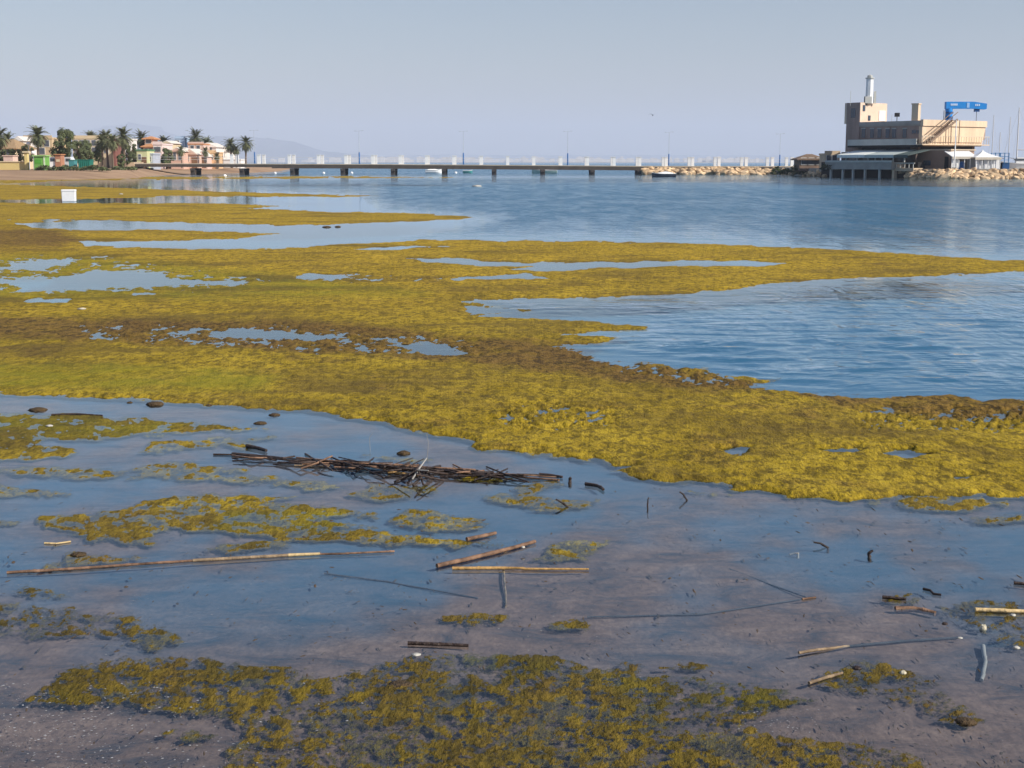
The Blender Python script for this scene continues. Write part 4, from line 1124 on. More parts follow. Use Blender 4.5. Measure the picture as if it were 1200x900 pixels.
boat(638, 258, 4.6, 1.7, .55, 'pale green hulled boat moored behind the pier, below a lamp post', mat('pale_green_hull',(.45,.58,.50),.5,.1,1), white, None, R(176), group='boats moored behind the pier')
boat(548, 268, 1.8, 1.0, .4, 'small teal dinghy behind the pier right of the white motor boat', mat('teal_hull',(.06,.26,.26),.5,.1,1), None, None, R(10), group='boats moored behind the pier')
boat(1196, 196, 5.5, 2.0, .9, 'white cabin boat at the right edge behind the rock armour', whull, white, None, R(170), 8.5); bpy.context.view_layer.update()
bpy.data.objects['boat.004'].location.z = .9
for px, D, m_, lab in ((1163.5,232,9.6,'slim grey yacht mast just right of the clubhouse'),(1172,240,7.0,'short yacht mast above the blue boat rack'),(1183,236,9.4,'yacht mast between the boat rack and the right edge'),(1193,244,10.2,'tallest yacht mast near the right edge')):
    boat(px, D, 6.5, 2.1, .8, lab.replace('mast','with a bare mast',1) if False else 'sailing boat behind the quay, '+lab, whull, white, None, R(90), m_, 'yachts moored behind the quay', 'sailing_boat')
# mooring buoys
by = MB(); by.tube([(0,0,-.18),(0,0,-.08),(0,0,.1),(0,0,.24),(0,0,.3)],[.1,.24,.27,.16,.04],10); bme = by.mesh('mooring_buoy', white)
for px, D, lab in ((322,250,'white mooring buoy behind the pier, nearest the palms'),(379,252,'white mooring buoy behind the pier, third span from the village'),(412,255,'white mooring buoy just right of the dark pile pair near the second lamp'),(534,258,'white mooring buoy between the motor boat and the teal dinghy'),(263,200,'white mooring buoy in front of the pier by the sand')):
    p = V(px,190,D); tag(link('mooring_buoy', bme, None, (p.x,D,0.02)), lab, 'buoy', 'mooring buoys')

# ================================================================ village on the left
leafm = mat('tree_leaf', (0.105,0.125,0.055), .8, .45, 2.0, obvar=.35)
palm_m = mat('palm_leaf', (0.125,0.135,0.065), .75, .4, 2.5, obvar=.3)
barkm = mat('bark', (0.17,0.125,0.09), .95, .3, 3)
def palm_proto(seed, H=6.0, Rr=2.1, drop=0.0):
    r = random.Random(seed)
    tb = MB(); pts = []; lean = r.uniform(-.25,.25)
    for i in range(8):
        u = i/7; pts.append((lean*u*u, .1*math.sin(u*2), H*u))
    tb.tube(pts, [.30,.22,.2,.19,.19,.2,.22,.26], 8)
    c = MB(); top = Vector(pts[-1])
    for k in range(64):
        a = 2*math.pi*k*.382 + r.uniform(-.2,.2); el = math.radians(80 - 150*(k/63)**1.15 + r.uniform(-8,8)); L = Rr*r.uniform(.85,1.12)
        d0 = Vector((math.cos(a)*math.cos(el), math.sin(a)*math.cos(el), math.sin(el)))
        side = Vector((-math.sin(a), math.cos(a), 0)); p = top.copy(); d = d0.copy(); prev = p.copy()
        n = 9
        for s in range(n):
            d = (d + Vector((0,0,-.13 - .05*s/ n))).normalized(); q = p + d*(L/n)
            wv = .46*math.sin(math.pi*(s+.9)/(n+1.2))*Rr/2
            for sg in (-1,1):
                tip = p.lerp(q,.5) + side*sg*wv + d*.22 + Vector((0,0,-.10))
                c.tri(p, q, tip)
            p = q
    return tb.mesh('trunk', barkm), c.mesh('crown', palm_m)
PALMS = [palm_proto(s) for s in (3, 8, 15)]
def palm(px, top_py, D, label, z=LZ, k=None, grp='palms along the village shore', wide=1.0):
    p = V(px,190,D); Ht = height_at(Vector((p.x,D,0)), top_py) - z
    tm, cm = PALMS[k if k is not None else int(px) % 3]
    t = empty('palm_tree', (p.x,D,z), label, 'palm tree', grp, rz=px*1.3)
    s = Ht/7.5
    t.scale = (s*wide, s*wide, s)
    link('trunk', tm, t); link('crown', cm, t)
    return t
def leaf_tree(px, py_top, D, w_px, label, seed, z=LZ, base_py=None, dens=1.0, name='tree', cat='tree', grp='leafy trees along the promenade', col=None, lo=.28):
    r = random.Random(seed)
    p = V(px,190,D); Ht = height_at(Vector((p.x,D,0)), py_top) - z; W = w_px*D/FPX
    t = empty(name, (p.x,D,z), label, cat, grp)
    b = MB(); b.tube([(0,0,-.1),(.05,0,Ht*.2),(-.04,.05,Ht*.42),(.05,0,Ht*.62)],[.05*W+.05,.04*W+.04,.03*W+.03,.04],7)
    for k in range(6):
        a = k*1.1+r.random(); b.tube([(0,0,Ht*(.25+.05*k)),(math.cos(a)*W*.2,math.sin(a)*W*.2,Ht*(.45+.05*k)),(math.cos(a)*W*.34,math.sin(a)*W*.34,Ht*(.58+.05*k))],[.03*W+.02,.02*W+.015,.015],5)
    b.build('trunk', barkm, t)
    c = MB(); clumps = []
    for k in range(26):
        a = r.uniform(0,6.28); u = r.random()**.6; zz = r.uniform(lo,.93)
        rad = math.sqrt(max(0,1-((zz-.6)/.46)**2))
        clumps.append((Vector((math.cos(a)*W*.46*u*rad, math.sin(a)*W*.46*u*rad, Ht*zz)), r.uniform(.12,.21)*min(W,Ht)))
    for ce, R_ in clumps:
        for i in range(int(130*dens)):
            v = Vector((r.gauss(0,1),r.gauss(0,1),r.gauss(0,1))).normalized()*R_*r.uniform(.45,1.08); q = ce+v
            s = r.uniform(.10,.2)*(.6+W*.10)
            n = (v.normalized()+Vector((r.uniform(-.6,.6),r.uniform(-.6,.6),r.uniform(-.3,.7)))).normalized(); e = n.orthogonal().normalized(); f = n.cross(e)
            a = r.uniform(0,6.28); e, f = e*math.cos(a)+f*math.sin(a), f*math.cos(a)-e*math.sin(a)
            c.quad(q-e*s, q-f*s*.5, q+e*s, q+f*s*.5)
    c.build('crown', col or leafm, t)
    return t
cream = mat('cream_wall',(.66,.54,.36),.9,.10,.5); tanw = mat('tan_wall',(.58,.44,.27),.9,.12,.5); whitew = mat('white_wall',(.76,.72,.67),.9,.07,.5)
pinkw = mat('pink_wall',(.68,.50,.42),.9,.10,.5); salmon = mat('salmon_wall',(.64,.42,.33),.9,.12,.5); orangew = mat('orange_wall',(.66,.43,.27),.9,.12,.5)
yelloww = mat('yellow_wall',(.70,.55,.24),.9,.10,.5); palegreen = mat('pale_yellow_green_wall',(.60,.60,.33),.9,.1,.5); bluew = mat('pale_blue_wall',(.45,.58,.74),.9,.08,.5)
tile = mat('brown_roof_tile',(.36,.24,.13),.9,.3,2.5,bump=.5,stretch=(1,4,1)); otile = mat('orange_roof_tile',(.55,.26,.12),.9,.25,2.5,bump=.5); ptile = mat('pale_roof_tile',(.70,.64,.57),.9,.12,2.5)
HG = 'houses of the village'
house('house', -14, 17.5, 214, LZ, 173.5, 9, cream, 'cream house with a hipped brown tile roof at the left edge', 'house', 'hip', tile, 162.5, ((3,177,0.74,0.85),(11,177,0.74,0.85)), group=HG)
house('house', 17, 28, 232, LZ, 164.5, 7, whitew, 'white gabled house just right of the brown hipped roof', 'house', 'gable', ptile, 159.5, ((22,169,0.56,0.94),), group=HG)
house('house', 29, 62, 245, LZ, 162.5, 10, tanw, 'tan flat roofed block behind the tall palm and bushy tree', 'house', 'flat', None, None, ((35,168,0.81,1.02),(48,168,0.81,1.02),(56,168,0.81,1.02),(50,177,0.93,1.02)), group=HG)
house('house', 86, 131, 252, LZ, 162.5, 11, cream, 'long cream apartment block with a flat roof behind the broad trees', 'house', 'flat', None, None, tuple((x,167.5,0.74,0.94) for x in (90,97,104,111,118,125)) + tuple((x,176,0.74,0.94) for x in (90,97,104,111,118,125)), group=HG)
house('house', 131.5, 135.8, 236, LZ, 165.5, 6, mat('dark_red_wall',(.24,.10,.08),.9,.15,.5), 'narrow dark red house end between two palms', 'house', 'flat', None, None, (), group=HG)
house('house', 136, 147, 244, LZ, 163.5, 8, whitew, 'cream white house beside the dark red one', 'house', 'flat', None, None, ((141,170,0.62,0.68),(141,177,0.62,0.68)), group=HG)
house('house', 160.5, 172.5, 238, LZ, 176.5, 5, palegreen, 'pale yellow green kiosk house at the landward end of the pier', 'house', 'flat', mat('green_roof',(.10,.22,.12),.8,.2,1), None, ((164,184,0.43,0.85),), ((169,.8,1.9),), group=HG, parapet=False)
house('house', 168.5, 180.5, 262, LZ, 171.5, 7, orangew, 'orange house with a stepped square top above the pier end', 'house', 'hip', otile, 167.5, ((172,177,0.62,0.94),(177,177,0.62,0.94)), group=HG)
house('house', 170.5, 179.5, 265, LZ, 162.3, 4, orangew, 'small orange roof tower rising behind the orange house', 'house', 'hip', otile, 159.5, ((175,165.5,0.99,0.77),), group=HG)
house('house', 173, 179.5, 240, LZ, 181, 5, mat('grey_blue_wall',(.40,.44,.52),.9,.1,.5), 'narrow grey blue house beside the pale yellow green kiosk', 'house', 'flat', None, None, ((176,186,0.37,0.77),), group=HG, parapet=False)
house('house', 180, 190.5, 256, LZ, 169.5, 8, mat('pink_white_wall',(.74,.60,.56),.9,.07,.5), 'pale pink house left of the round dark green tree', 'house', 'flat', None, None, ((183,175,0.56,0.85),(187,175,0.56,0.85),(183,184,0.56,0.85)), group=HG)
house('house', 191, 201, 274, LZ, 167.5, 8, cream, 'cream house with a gable behind the round dark green tree', 'house', 'gable', ptile, 164.5, ((196,171.5,0.56,0.77),), group=HG)
house('house', 206, 217.5, 300, LZ, 162.5, 8, bluew, 'pale blue white block rising behind the salmon house', 'house', 'flat', None, None, ((209,167,0.62,0.85),), group=HG)
house('house', 200.5, 215, 258, LZ, 177, 8, salmon, 'salmon pink house with white pillars beside the round tree', 'house', 'gable', ptile, 172.5, ((205,183,0.50,1.36),(211,183,0.50,1.36)), group=HG)
house('house', 214.5, 231, 262, LZ, 180.5, 8, mat('terracotta_wall',(.62,.44,.35),.9,.12,.5), 'terracotta house with a pale sloping roof in the middle of the row', 'house', 'gable', ptile, 174, ((220,186,0.50,1.02),), ((228,1.0,2.0),), group=HG)
house('house', 221, 239, 286, LZ, 169.5, 9, pinkw, 'pink upper house behind the terracotta one', 'house', 'flat', otile, None, ((226,173,0.62,0.85),(233,173,0.62,0.85)), group=HG)
house('house', 231, 243, 266, LZ, 183, 8, mat('rose_wall',(.70,.50,.44),.9,.1,.5), 'rose white house with an arched pale gable front', 'house', 'gable', ptile, 176.5, ((241,187,0.50,1.02),), ((237,1.3,2.3),), group=HG)
house('house', 233, 254, 292, LZ, 172.0, 10, whitew, 'largest white house of the row, with a wide pale gable', 'house', 'gable', ptile, 167.0, ((239,175,0.62,0.85),(247,175,0.62,0.85)), group=HG)
house('house', 244, 253, 270, LZ, 179.5, 7, mat('apricot_wall',(.68,.46,.26),.9,.1,.5), 'apricot house in front of the largest white house', 'house', 'flat', None, None, ((248,184,0.50,0.85),), group=HG)
house('house', 252, 266, 300, LZ, 177, 9, whitew, 'white house with a low sloping roof left of the two palms', 'house', 'gable', ptile, 172.5, ((257,182,0.62,0.85),(262,182,0.62,0.85)), group=HG)
house('house', 260, 282, 288, LZ, 187.5, 6, mat('white_wall_low',(.78,.76,.74),.9,.06,.5), 'low white wall building under the two palms', 'house', 'flat', None, None, (), group=HG, parapet=False)
for px in (272, 277.5):
    p = V(px,190,284); t = empty('gate_pillar', (p.x,284,LZ), 'white gate pillar under the palms, ' + ('left one' if px < 275 else 'right one'), 'pillar', 'white gate pillars')
    b = MB(); b.box((0,0,.9),(.55,.55,1.9)); b.build('shaft', whitew, t); b = MB(); b.box((0,0,1.95),(.75,.75,.18)); b.build('cap', whitew, t)
# palms: left to right
P_ = [(2.5,150.5,205,'palm cut by the left edge over the brown hipped roof',1.25),(11,156,222,'small palm behind the brown hipped roof',1.0),(45.5,148.5,198,'tall thick palm above the bright green hut',1.1),
      (108,154.5,262,'palm showing only its top over the cream apartment block',1.2),(120,157,214,'palm in front of the cream apartment block, left of the dark red house end',1.0),(126.5,153,240,'palm standing behind the cream block at its right end',1.1),(132.5,158,212,'palm touching the dark red house end',1.0),
      (146.5,150.5,222,'tall dark palm right of the cream white house',1.15),(167.5,154.5,268,'thin palm left of the orange roof tower',1.15),(193,160,290,'low palm top behind the cream gable',1.4),
      (230.5,152.5,300,'tallest palm behind the white houses',1.15),(222,161.5,305,'palm top just left of the tallest palm of the row',1.2),(242.5,161.5,308,'palm top just right of the tallest palm of the row',1.2),(213,171,255,'small palm in front of the salmon house',1.0),(241,172.5,262,'small palm in front of the largest white house',1.0),(254.5,180,258,'stubby palm in front of the apricot house',1.2),
      (271.5,162,270,'left one of the two tall palms at the end of the village',1.2),(288,160.5,268,'right one of the two tall palms at the end of the village',1.2),(277,170,276,'shorter palm between the two tall end palms',1.1)]
for px, py, D, lab, w in P_: palm(px, py, D, lab, wide=w)
leaf_tree(74, 148.5, 200, 27, 'big bushy grey green tree towering over the village', 21, dens=1.5, lo=.3)
leaf_tree(93, 164, 206, 18, 'broad dark tree right of the big bushy tree', 22, dens=1.1)
leaf_tree(104, 163, 210, 17, 'broad dark tree in front of the cream apartment block', 23, dens=1.1)
leaf_tree(115, 165, 216, 14, 'third broad tree of the row, next to the palms', 24, dens=1)
leaf_tree(32, 164, 216, 14, 'small dark tree beside the white gabled house', 25, dens=.9)
leaf_tree(151, 170, 230, 15, 'dark tree standing left of the pale yellow green kiosk', 26, dens=1.1)
leaf_tree(158, 168, 244, 11, 'slender dark tree behind the kiosk', 27, dens=.9)
leaf_tree(195, 173.5, 236, 15, 'round dark green tree in front of the pink houses', 28, dens=1.4)
leaf_tree(142, 180, 210, 10, 'low bright green bush below the cream white house', 29, dens=.8, name='bush', cat='bush', grp='bushes of the village', lo=.2)
leaf_tree(17, 174.5, 200, 15, 'dark round bush above the yellow wall', 30, dens=1.2, name='bush', cat='bush', grp='bushes of the village', lo=.15)
leaf_tree(3, 175, 202, 10, 'dark bush cut by the left edge above the yellow wall', 31, dens=1, name='bush', cat='bush', grp='bushes of the village', lo=.15)
leaf_tree(247, 164.5, 310, 16, 'grey green tree crown behind the white houses', 34, dens=1)
# yellow wall, pink box, green hut, containers
def boxthing(name, px0, px1, D, py0, py1, depth, m, label, cat, z=LZ, group=None, extra=None, bev=.03):
    t = standing(name, (px0+px1)/2, D, z, label, cat, group)
    x0, x1 = wx(t,px0), wx(t,px1); zt = hz_(t,py0); zb = hz_(t,py1) if py1 else 0
    b = MB(); b.box((0,depth/2,(zt+zb)/2),(x1-x0,depth,zt-zb)); b.build('body', m, t, bevel=bev)
    return t, x0, x1, zt
t, x0, x1, zt = boxthing('garden_wall', -6, 29, 190, 190, None, .5, yelloww, 'long yellow garden wall above the beach at the left edge', 'wall')
b = MB(); b.box((0,.25,zt+.06),(x1-x0+.2,.7,.12)); b.build('coping', cream, t)
t, x0, x1, zt = boxthing('gate_pillar', 28.6, 32.6, 189.5, 179, None, .6, yelloww, 'tall yellow wall pillar at the right end of the garden wall', 'pillar')
b = MB(); b.box((0,.3,zt+.1),(.8,.9,.2)); b.build('cap', cream, t)
t, x0, x1, zt = boxthing('shed', 4, 15.5, 196, 183, None, 2, pinkw, 'pink block behind the yellow garden wall', 'shed')
b = MB(); b.box((0,1,zt+.06),(x1-x0+.2,2.2,.12)); b.build('roof', pinkw, t)
t, x0, x1, zt = boxthing('kiosk', 39.5, 53, 188, 183.2, None, 1.8, mat('bright_green',(.16,.38,.08),.6,.12,1), 'bright green beach kiosk on the promenade', 'kiosk')
b = MB(); b.box((0,.9,zt+.08),(x1-x0+.3,2.1,.16)); b.build('roof', mat('pale_green',(.30,.50,.18),.6,.1,1), t)
b = MB(); b.box((x1-.12,-.02,zt/2),(.2,.05,zt)); b.build('corner_trim', mat('pale_green_trim',(.6,.72,.5)), t)
b = MB(); b.box((-.15,-.02,zt*.62),(.8,.05,.5)); b.build('hatch', mat('green_hatch',(.09,.34,.04),.6,.1,1), t)
t, x0, x1, zt = boxthing('container', 91.5, 105.5, 192, 187.8, None, 1.6, mat('teal_green',(.012,.15,.11),.6,.15,1), 'dark teal container under the broad trees', 'container')
for k in range(6):
    b = MB(); b.box((x0+(k+.5)*(x1-x0)/6,-.03,zt/2),(.06,.06,zt*.9)); b.build('rib', mat('teal_rib',(.02,.22,.17)), t)
b = MB(); b.box((0,.8,zt+.04),(x1-x0+.1,1.7,.08)); b.build('lid', mat('teal_rib',(.02,.22,.17)), t)
t, x0, x1, zt = boxthing('container', 80.5, 87, 193, 188, None, 1.4, mat('teal_blue',(.06,.25,.27),.6,.15,1), 'smaller blue green container left of the dark teal one', 'container')
b = MB(); b.box((0,.7,zt+.04),(x1-x0+.1,1.5,.08)); b.build('lid', mat('teal_rib',(.02,.22,.17)), t)
t, x0, x1, zt = boxthing('kiosk', 64.5, 71.5, 195, 181.5, None, 1.6, mat('red_orange',(.42,.20,.12),.7,.2,1), 'orange red kiosk at the foot of the big bushy tree', 'kiosk')
b = MB(); b.box((0,-.02,zt*.62),(.5,.05,.35)); b.build('hatch', cream, t); b = MB(); b.box((0,.8,zt+.06),(x1-x0+.25,1.9,.12)); b.build('roof', otile, t)
# white parked vans between the kiosks, a few pixels each
def van(px, D, label, m):
    t = standing('parked_van', px, D, LZ, label, 'van', 'vehicles parked on the promenade')
    b = MB(); pr = [(-1.0,.3),(-1.0,1.5),(-.8,1.75),(.75,1.75),(1.0,1.3),(1.15,1.1),(1.15,.3)]
    b.add([(x,-.8,z) for x,z in pr]+[(x,.8,z) for x,z in pr],[tuple(range(7)),tuple(reversed(range(7,14)))]+[(i,7+i,7+(i+1)%7,(i+1)%7) for i in range(7)]); b.build('body', m, t)
    b = MB(); b.box((.45,-.81,1.35),(.6,.04,.4)); b.build('window', mat('dark_glass',(.05,.07,.1)), t)
    for x in (-.6,.65):
        b = MB(); b.tube([(x,-.84,.3),(x,-.62,.3)],.3,10); b.build('wheel', mat('tyre',(.03,.03,.03),.9,.1,1), t)
van(60, 196, 'white van parked between the green kiosk and the orange red one', white)
van(78, 198, 'pale van parked behind the small blue green container', mat('pale_van',(.62,.66,.68),.4,.05,1))
# promenade lamps with globes
for px, py, D, lab in ((34.5,168,200,'white globe lamp post left of the tall thick palm'),(39.5,178.5,192,'short white globe lamp beside the green kiosk')):
    t = standing('globe_lamp', px, D, LZ, lab, 'lamp', 'globe lamps of the promenade'); H = hz_(t,py)
    b = MB(); b.tube([(0,0,0),(0,0,H-.25)],[.07,.05],6); b.build('pole', lampgrey, t)
    b = MB(); b.tube([(0,0,H-.32),(0,0,H-.25),(0,0,H-.1),(0,0,H+.05),(0,0,H+.15),(0,0,H+.2)],[.08,.22,.3,.28,.17,.03],10); b.build('globe', white, t)
# hedges along the promenade, shrub on the breakwater
def hedge(px0, px1, D, py, label, seed, z=LZ, m=None, h=None, fat=.9):
    t = standing('hedge', (px0+px1)/2, D, z, label, 'hedge', 'hedges of the shore')
    x0, x1 = wx(t,px0), wx(t,px1); H = hz_(t,py); r = random.Random(seed); c = MB()
    for i in range(int((x1-x0)*150)):
        u = r.uniform(x0,x1); prof = H*(.75+.25*math.sin(u*1.9+seed)+.12*math.sin(u*5.1)); e_ = min(1,(min(u-x0,x1-u)+.15)/.7)
        q = Vector((u, r.uniform(-fat,fat)*.8, r.random()**.7*prof*e_)); s = r.uniform(.08,.2)
        n = Vector((r.gauss(0,1),r.gauss(0,1),r.gauss(.4,1))).normalized(); a = n.orthogonal().normalized(); b_ = n.cross(a)
        c.quad(q-a*s,q-b_*s*.6,q+a*s,q+b_*s*.6)
    c.build('leaves', m or leafm, t)
hedge(42, 128, 184, 193.8, 'long low clipped hedge along the promenade edge', 3)
hedge(131, 160, 194, 194.2, 'short hedge between the promenade and the pier end', 5)
hedge(904, 953, 206, 194.0, 'green shrub spread over the rocks between breakwater and clubhouse', 7, z=.25, m=mat('shrub_green',(.055,.075,.018),.8,.4,2), fat=1.3)
hedge(962, 984, 190, 192, 'dark shrub in front of the beige kiosk', 9, z=1.0, m=mat('shrub_dark',(.05,.055,.02),.8,.4,2))

# ================================================================ things lying in the shallow water
cane_m = mat('dry_cane', (0.17,0.115,0.075), .75, .6, 11, col2=(.46,.33,.20), bump=.3, bscale=40, obvar=.2)
pale_m = mat('pale_cane', (0.60,0.44,0.22), .7, .25, 4, bump=.3, bscale=40)
red_m = mat('rusty_cane', (0.12,0.066,0.045), .75, .7, 11, col2=(.36,.21,.13), bump=.3, bscale=40)
wet_m = mat('rotten_cane', (0.045,0.030,0.024), .55, .5, 5, bump=.4, bscale=40, obvar=.5)
silt_shadow_m = mat('silted_reed_and_shadow', (0.070,0.072,0.080), .9, .4, 9, bump=.3)  # dark silt tone for sunken reeds and for rods drawn as shadows
gold_m = mat('golden_cane', (0.42,0.25,0.09), .7, .5, 8, bump=.3, bscale=40)
white_st = mat('bleached_cane', (0.30,0.29,0.27), .8, .2, 6)
def cane_mesh(name, pts, r, m, node=.22, taper=.8, n=9):
    """reed cane through pts: swollen joints, slight taper, hollow looking broken ends"""
    P = [Vector(p) for p in pts]; L = [0]
    for a, b in zip(P[:-1], P[1:]): L.append(L[-1] + (b - a).length)
    tot = L[-1]; st = set([0.0, tot])
    k = node * .6
    while k < tot:
        st |= {k - .012, k, k + .012}; k += node
    for s in L: st.add(s)
    st = sorted(s for s in st if 0 <= s <= tot)
    pp = []; rr_ = []
    for s in st:
        i = max(j for j in range(len(L) - 1) if L[j] <= s + 1e-9); u = (s - L[i]) / max(L[i+1] - L[i], 1e-9)
        pp.append(P[i].lerp(P[i+1], min(u, 1))); d = abs(((s - node * .6 + node / 2) % node) - node / 2)
        rr_.append(r * (1 - (1 - taper) * s / tot) * (1.16 if d < .003 else 1.0))
    rj = random.Random(int(tot * 9999)); dx = dy = 0
    for i in range(1, len(pp) - 1):
        dx = dx * .8 + rj.gauss(0, r * .16); dy = dy * .8 + rj.gauss(0, r * .16)
        pp[i] = pp[i] + Vector((dx, dy, rj.gauss(0, r * .05))); rr_[i] *= rj.uniform(.93, 1.07)
    b = MB(); b.tube(pp, rr_, n)
    return b.mesh(name, m)
CANE_K = .68
def gp(px, py, z): p = G(px, py, z); return p
def cane(pts, r, m, label, z=.012, cat='cane', name='reed_cane', group=None, taper=.8, zs=None, node=.22):
    r *= CANE_K * (.75 if m is silt_shadow_m else 1)
    z = min(z, r * .9) if zs is None else z
    W = [gp(px, py, max(zs[i] if zs else z, -.016 if m is silt_shadow_m else -.012)) for i, (px, py) in enumerate(pts)]
    o = W[0]
    me = cane_mesh(name, [w - o for w in W], r, m, node, taper)
    return tag(link(name, me, None, o), label, cat, group)
cane([(8,671),(60,668),(112,664.5),(165,661),(232,656.5),(300,652.5),(345,650),(400,648.8),(462,646)], .0115, red_m, 'long thin brown cane lying across the shallow water at the left', .008, taper=.7)
cane([(226,656.8),(290,653.4),(345,650.2)], .0130, cane_m, 'brown split sheath wrapped round the middle of the long cane', .012, name='cane_sheath', taper=.95, node=.6)
cane([(338,650.6),(375,649)], .0135, pale_m, 'pale cream piece on the right part of the long cane', .014, name='cane_sheath', node=.5)
cane([(512,663),(570,649.5),(627,634.5)], .017, red_m, 'thick reddish cane slanting up to the right in mid pool', .012)
cane([(530,666),(590,665.8),(690,667)], .0135, gold_m, 'straight golden cane lying level under the slanting reddish cane', .016, taper=.55)
cane([(547,632),(581,624.5)], .017, red_m, 'short reddish cane piece left above the slanting cane', .012)
cane([(590,668),(592,690),(593,711)], .0085, cane_m, 'thin submerged cane pointing towards the viewer below the golden cane', -.012)
cane([(478,753.5),(515,755),(549,756.5)], .0125, wet_m, 'short black rotten cane lying alone above the front weed', .006)
cane([(936,765),(958,761.5),(995,757)], .0095, cane_m, 'brown cane end rising from the water at lower right', .004, zs=[.010,.008,-.006])
cane([(992,757.5),(1060,751),(1125,747)], .011, silt_shadow_m, 'dark rod drawn for a cane shadow line running right under water', -.030)  # dark rod modelled in place of the cane's underwater shadow
cane([(1152,757),(1155,775),(1150,797)], .014, white_st, 'bleached sunken cane pointing towards the viewer at lower right', -.010)
cane([(1143,714.5),(1235,717.5)], .015, pale_m, 'pale yellow cane cut by the right edge of the view', .018)
cane([(1049,714),(1070,713.5),(1096,719)], .022, red_m, 'flat reddish sunken cane piece left of the pale stone', -.006)
cane([(1034,699.5),(1062,702)], .012, wet_m, 'short black cane piece on the small weed patch at right', .008)
cane([(1096,711),(1133,719)], .010, silt_shadow_m, 'thin dark sunken stick between the reddish piece and the pale cane', -.012)
cane([(948,800.5),(970,793),(987,788.5)], .010, cane_m, 'brown cane lying on the scattered brown weed at lower right', .010)
cane([(1082,690),(1090,692),(1094,696),(1103,697)], .010, wet_m, 'crooked dark twig afloat right of centre', .010, 'twig', 'twig')
cane([(1188,683),(1212,685)], .012, wet_m, 'small dark twig at the right edge', .010, 'twig', 'twig')
cane([(940,702),(956,700)], .008, red_m, 'tiny reddish twig floating where two sunken lines cross', .004, 'twig', 'twig')
cane([(855,667),(900,684),(945,700)], .009, silt_shadow_m, 'long dark rod drawn for a shadow slanting through the middle of the right pool', -.035, 'twig', 'shadow_rod')  # a cast shadow on the bed, modelled as a thin dark rod
cane([(688,723),(820,720),(940,702)], .008, silt_shadow_m, 'long sunken reed running level through the right pool', -.045, 'reed', 'sunken_reed')
cane([(380,672),(450,681),(560,701)], .009, silt_shadow_m, 'sunken reed running below the long cane towards the golden cane', -.040, 'reed', 'sunken_reed')
cane([(60,486),(90,485),(120,487)], .012, wet_m, 'flat dark stick in the long pool at the upper left', .006, 'stick', 'stick')
def twig(base, tops, r, m, label):
    """standing twig: base on the water, tops as (px shift, height)"""
    o = gp(*base, -.03); pts = [Vector((0, 0, 0))]; pts.append(Vector((0, 0, .03)))
    for dx, h in tops:
        pts.append(Vector((dx * o.y / FPX, .01, .03 + h)))
    return tag(link('twig', cane_mesh('twig', pts, r, m, .1, .6, 6), None, o), label, 'twig', 'twigs sticking out of the water')
twig((665,600), ((-6,.02),(-14,.045)), .008, wet_m, 'bent dark twig sticking up beside the thin weed right of the heap')
twig((805,592), ((-4,.03),(-9,.05)), .007, wet_m, 'bent dark twig standing alone in the middle of the right pool')
twig((970,648), ((-9,.02),(-17,.025)), .007, wet_m, 'bent twig furthest right, above the sunken line')
twig((759,602), ((0,.05),(1,.065)), .0055, wet_m, 'short upright dark twig left of the bent one in the pool')
twig((668,572), ((0,.02),(1,.035)), .014, wet_m, 'black stub next to the right end of the reed heap')
twig((1019,659), ((-2,.015),(4,.03)), .010, wet_m, 'small black stub near the right side of the pool')
twig((434,531), ((-1,.08),(3,.11)), .0020, white_st, 'thin bleached stalk standing behind the left part of the reed heap')
twig((501,540), ((1,.10),(-1,.16)), .0022, white_st, 'tallest thin bleached stalk standing behind the reed heap')
twig((935,655), ((-5,-.005),(-10,-.01)), .007, white_st, 'short pale twig lying left of the bent twig at right')
cane([(686,567),(700,569),(707,573.5)], .017, wet_m, 'thick black bent stub right of the reed heap', .018, 'stub', 'wood_stub')
cane([(289,522.5),(300,524.5),(312,528)], .020, wet_m, 'black chunk of rotten wood above the left end of the reed heap', .018, 'stub', 'wood_stub')
cane([(52,636.5),(66,637),(83,634.5)], .008, pale_m, 'pale stalk with a green tuft beside the big algae raft', .010, 'stalk', 'stalk')
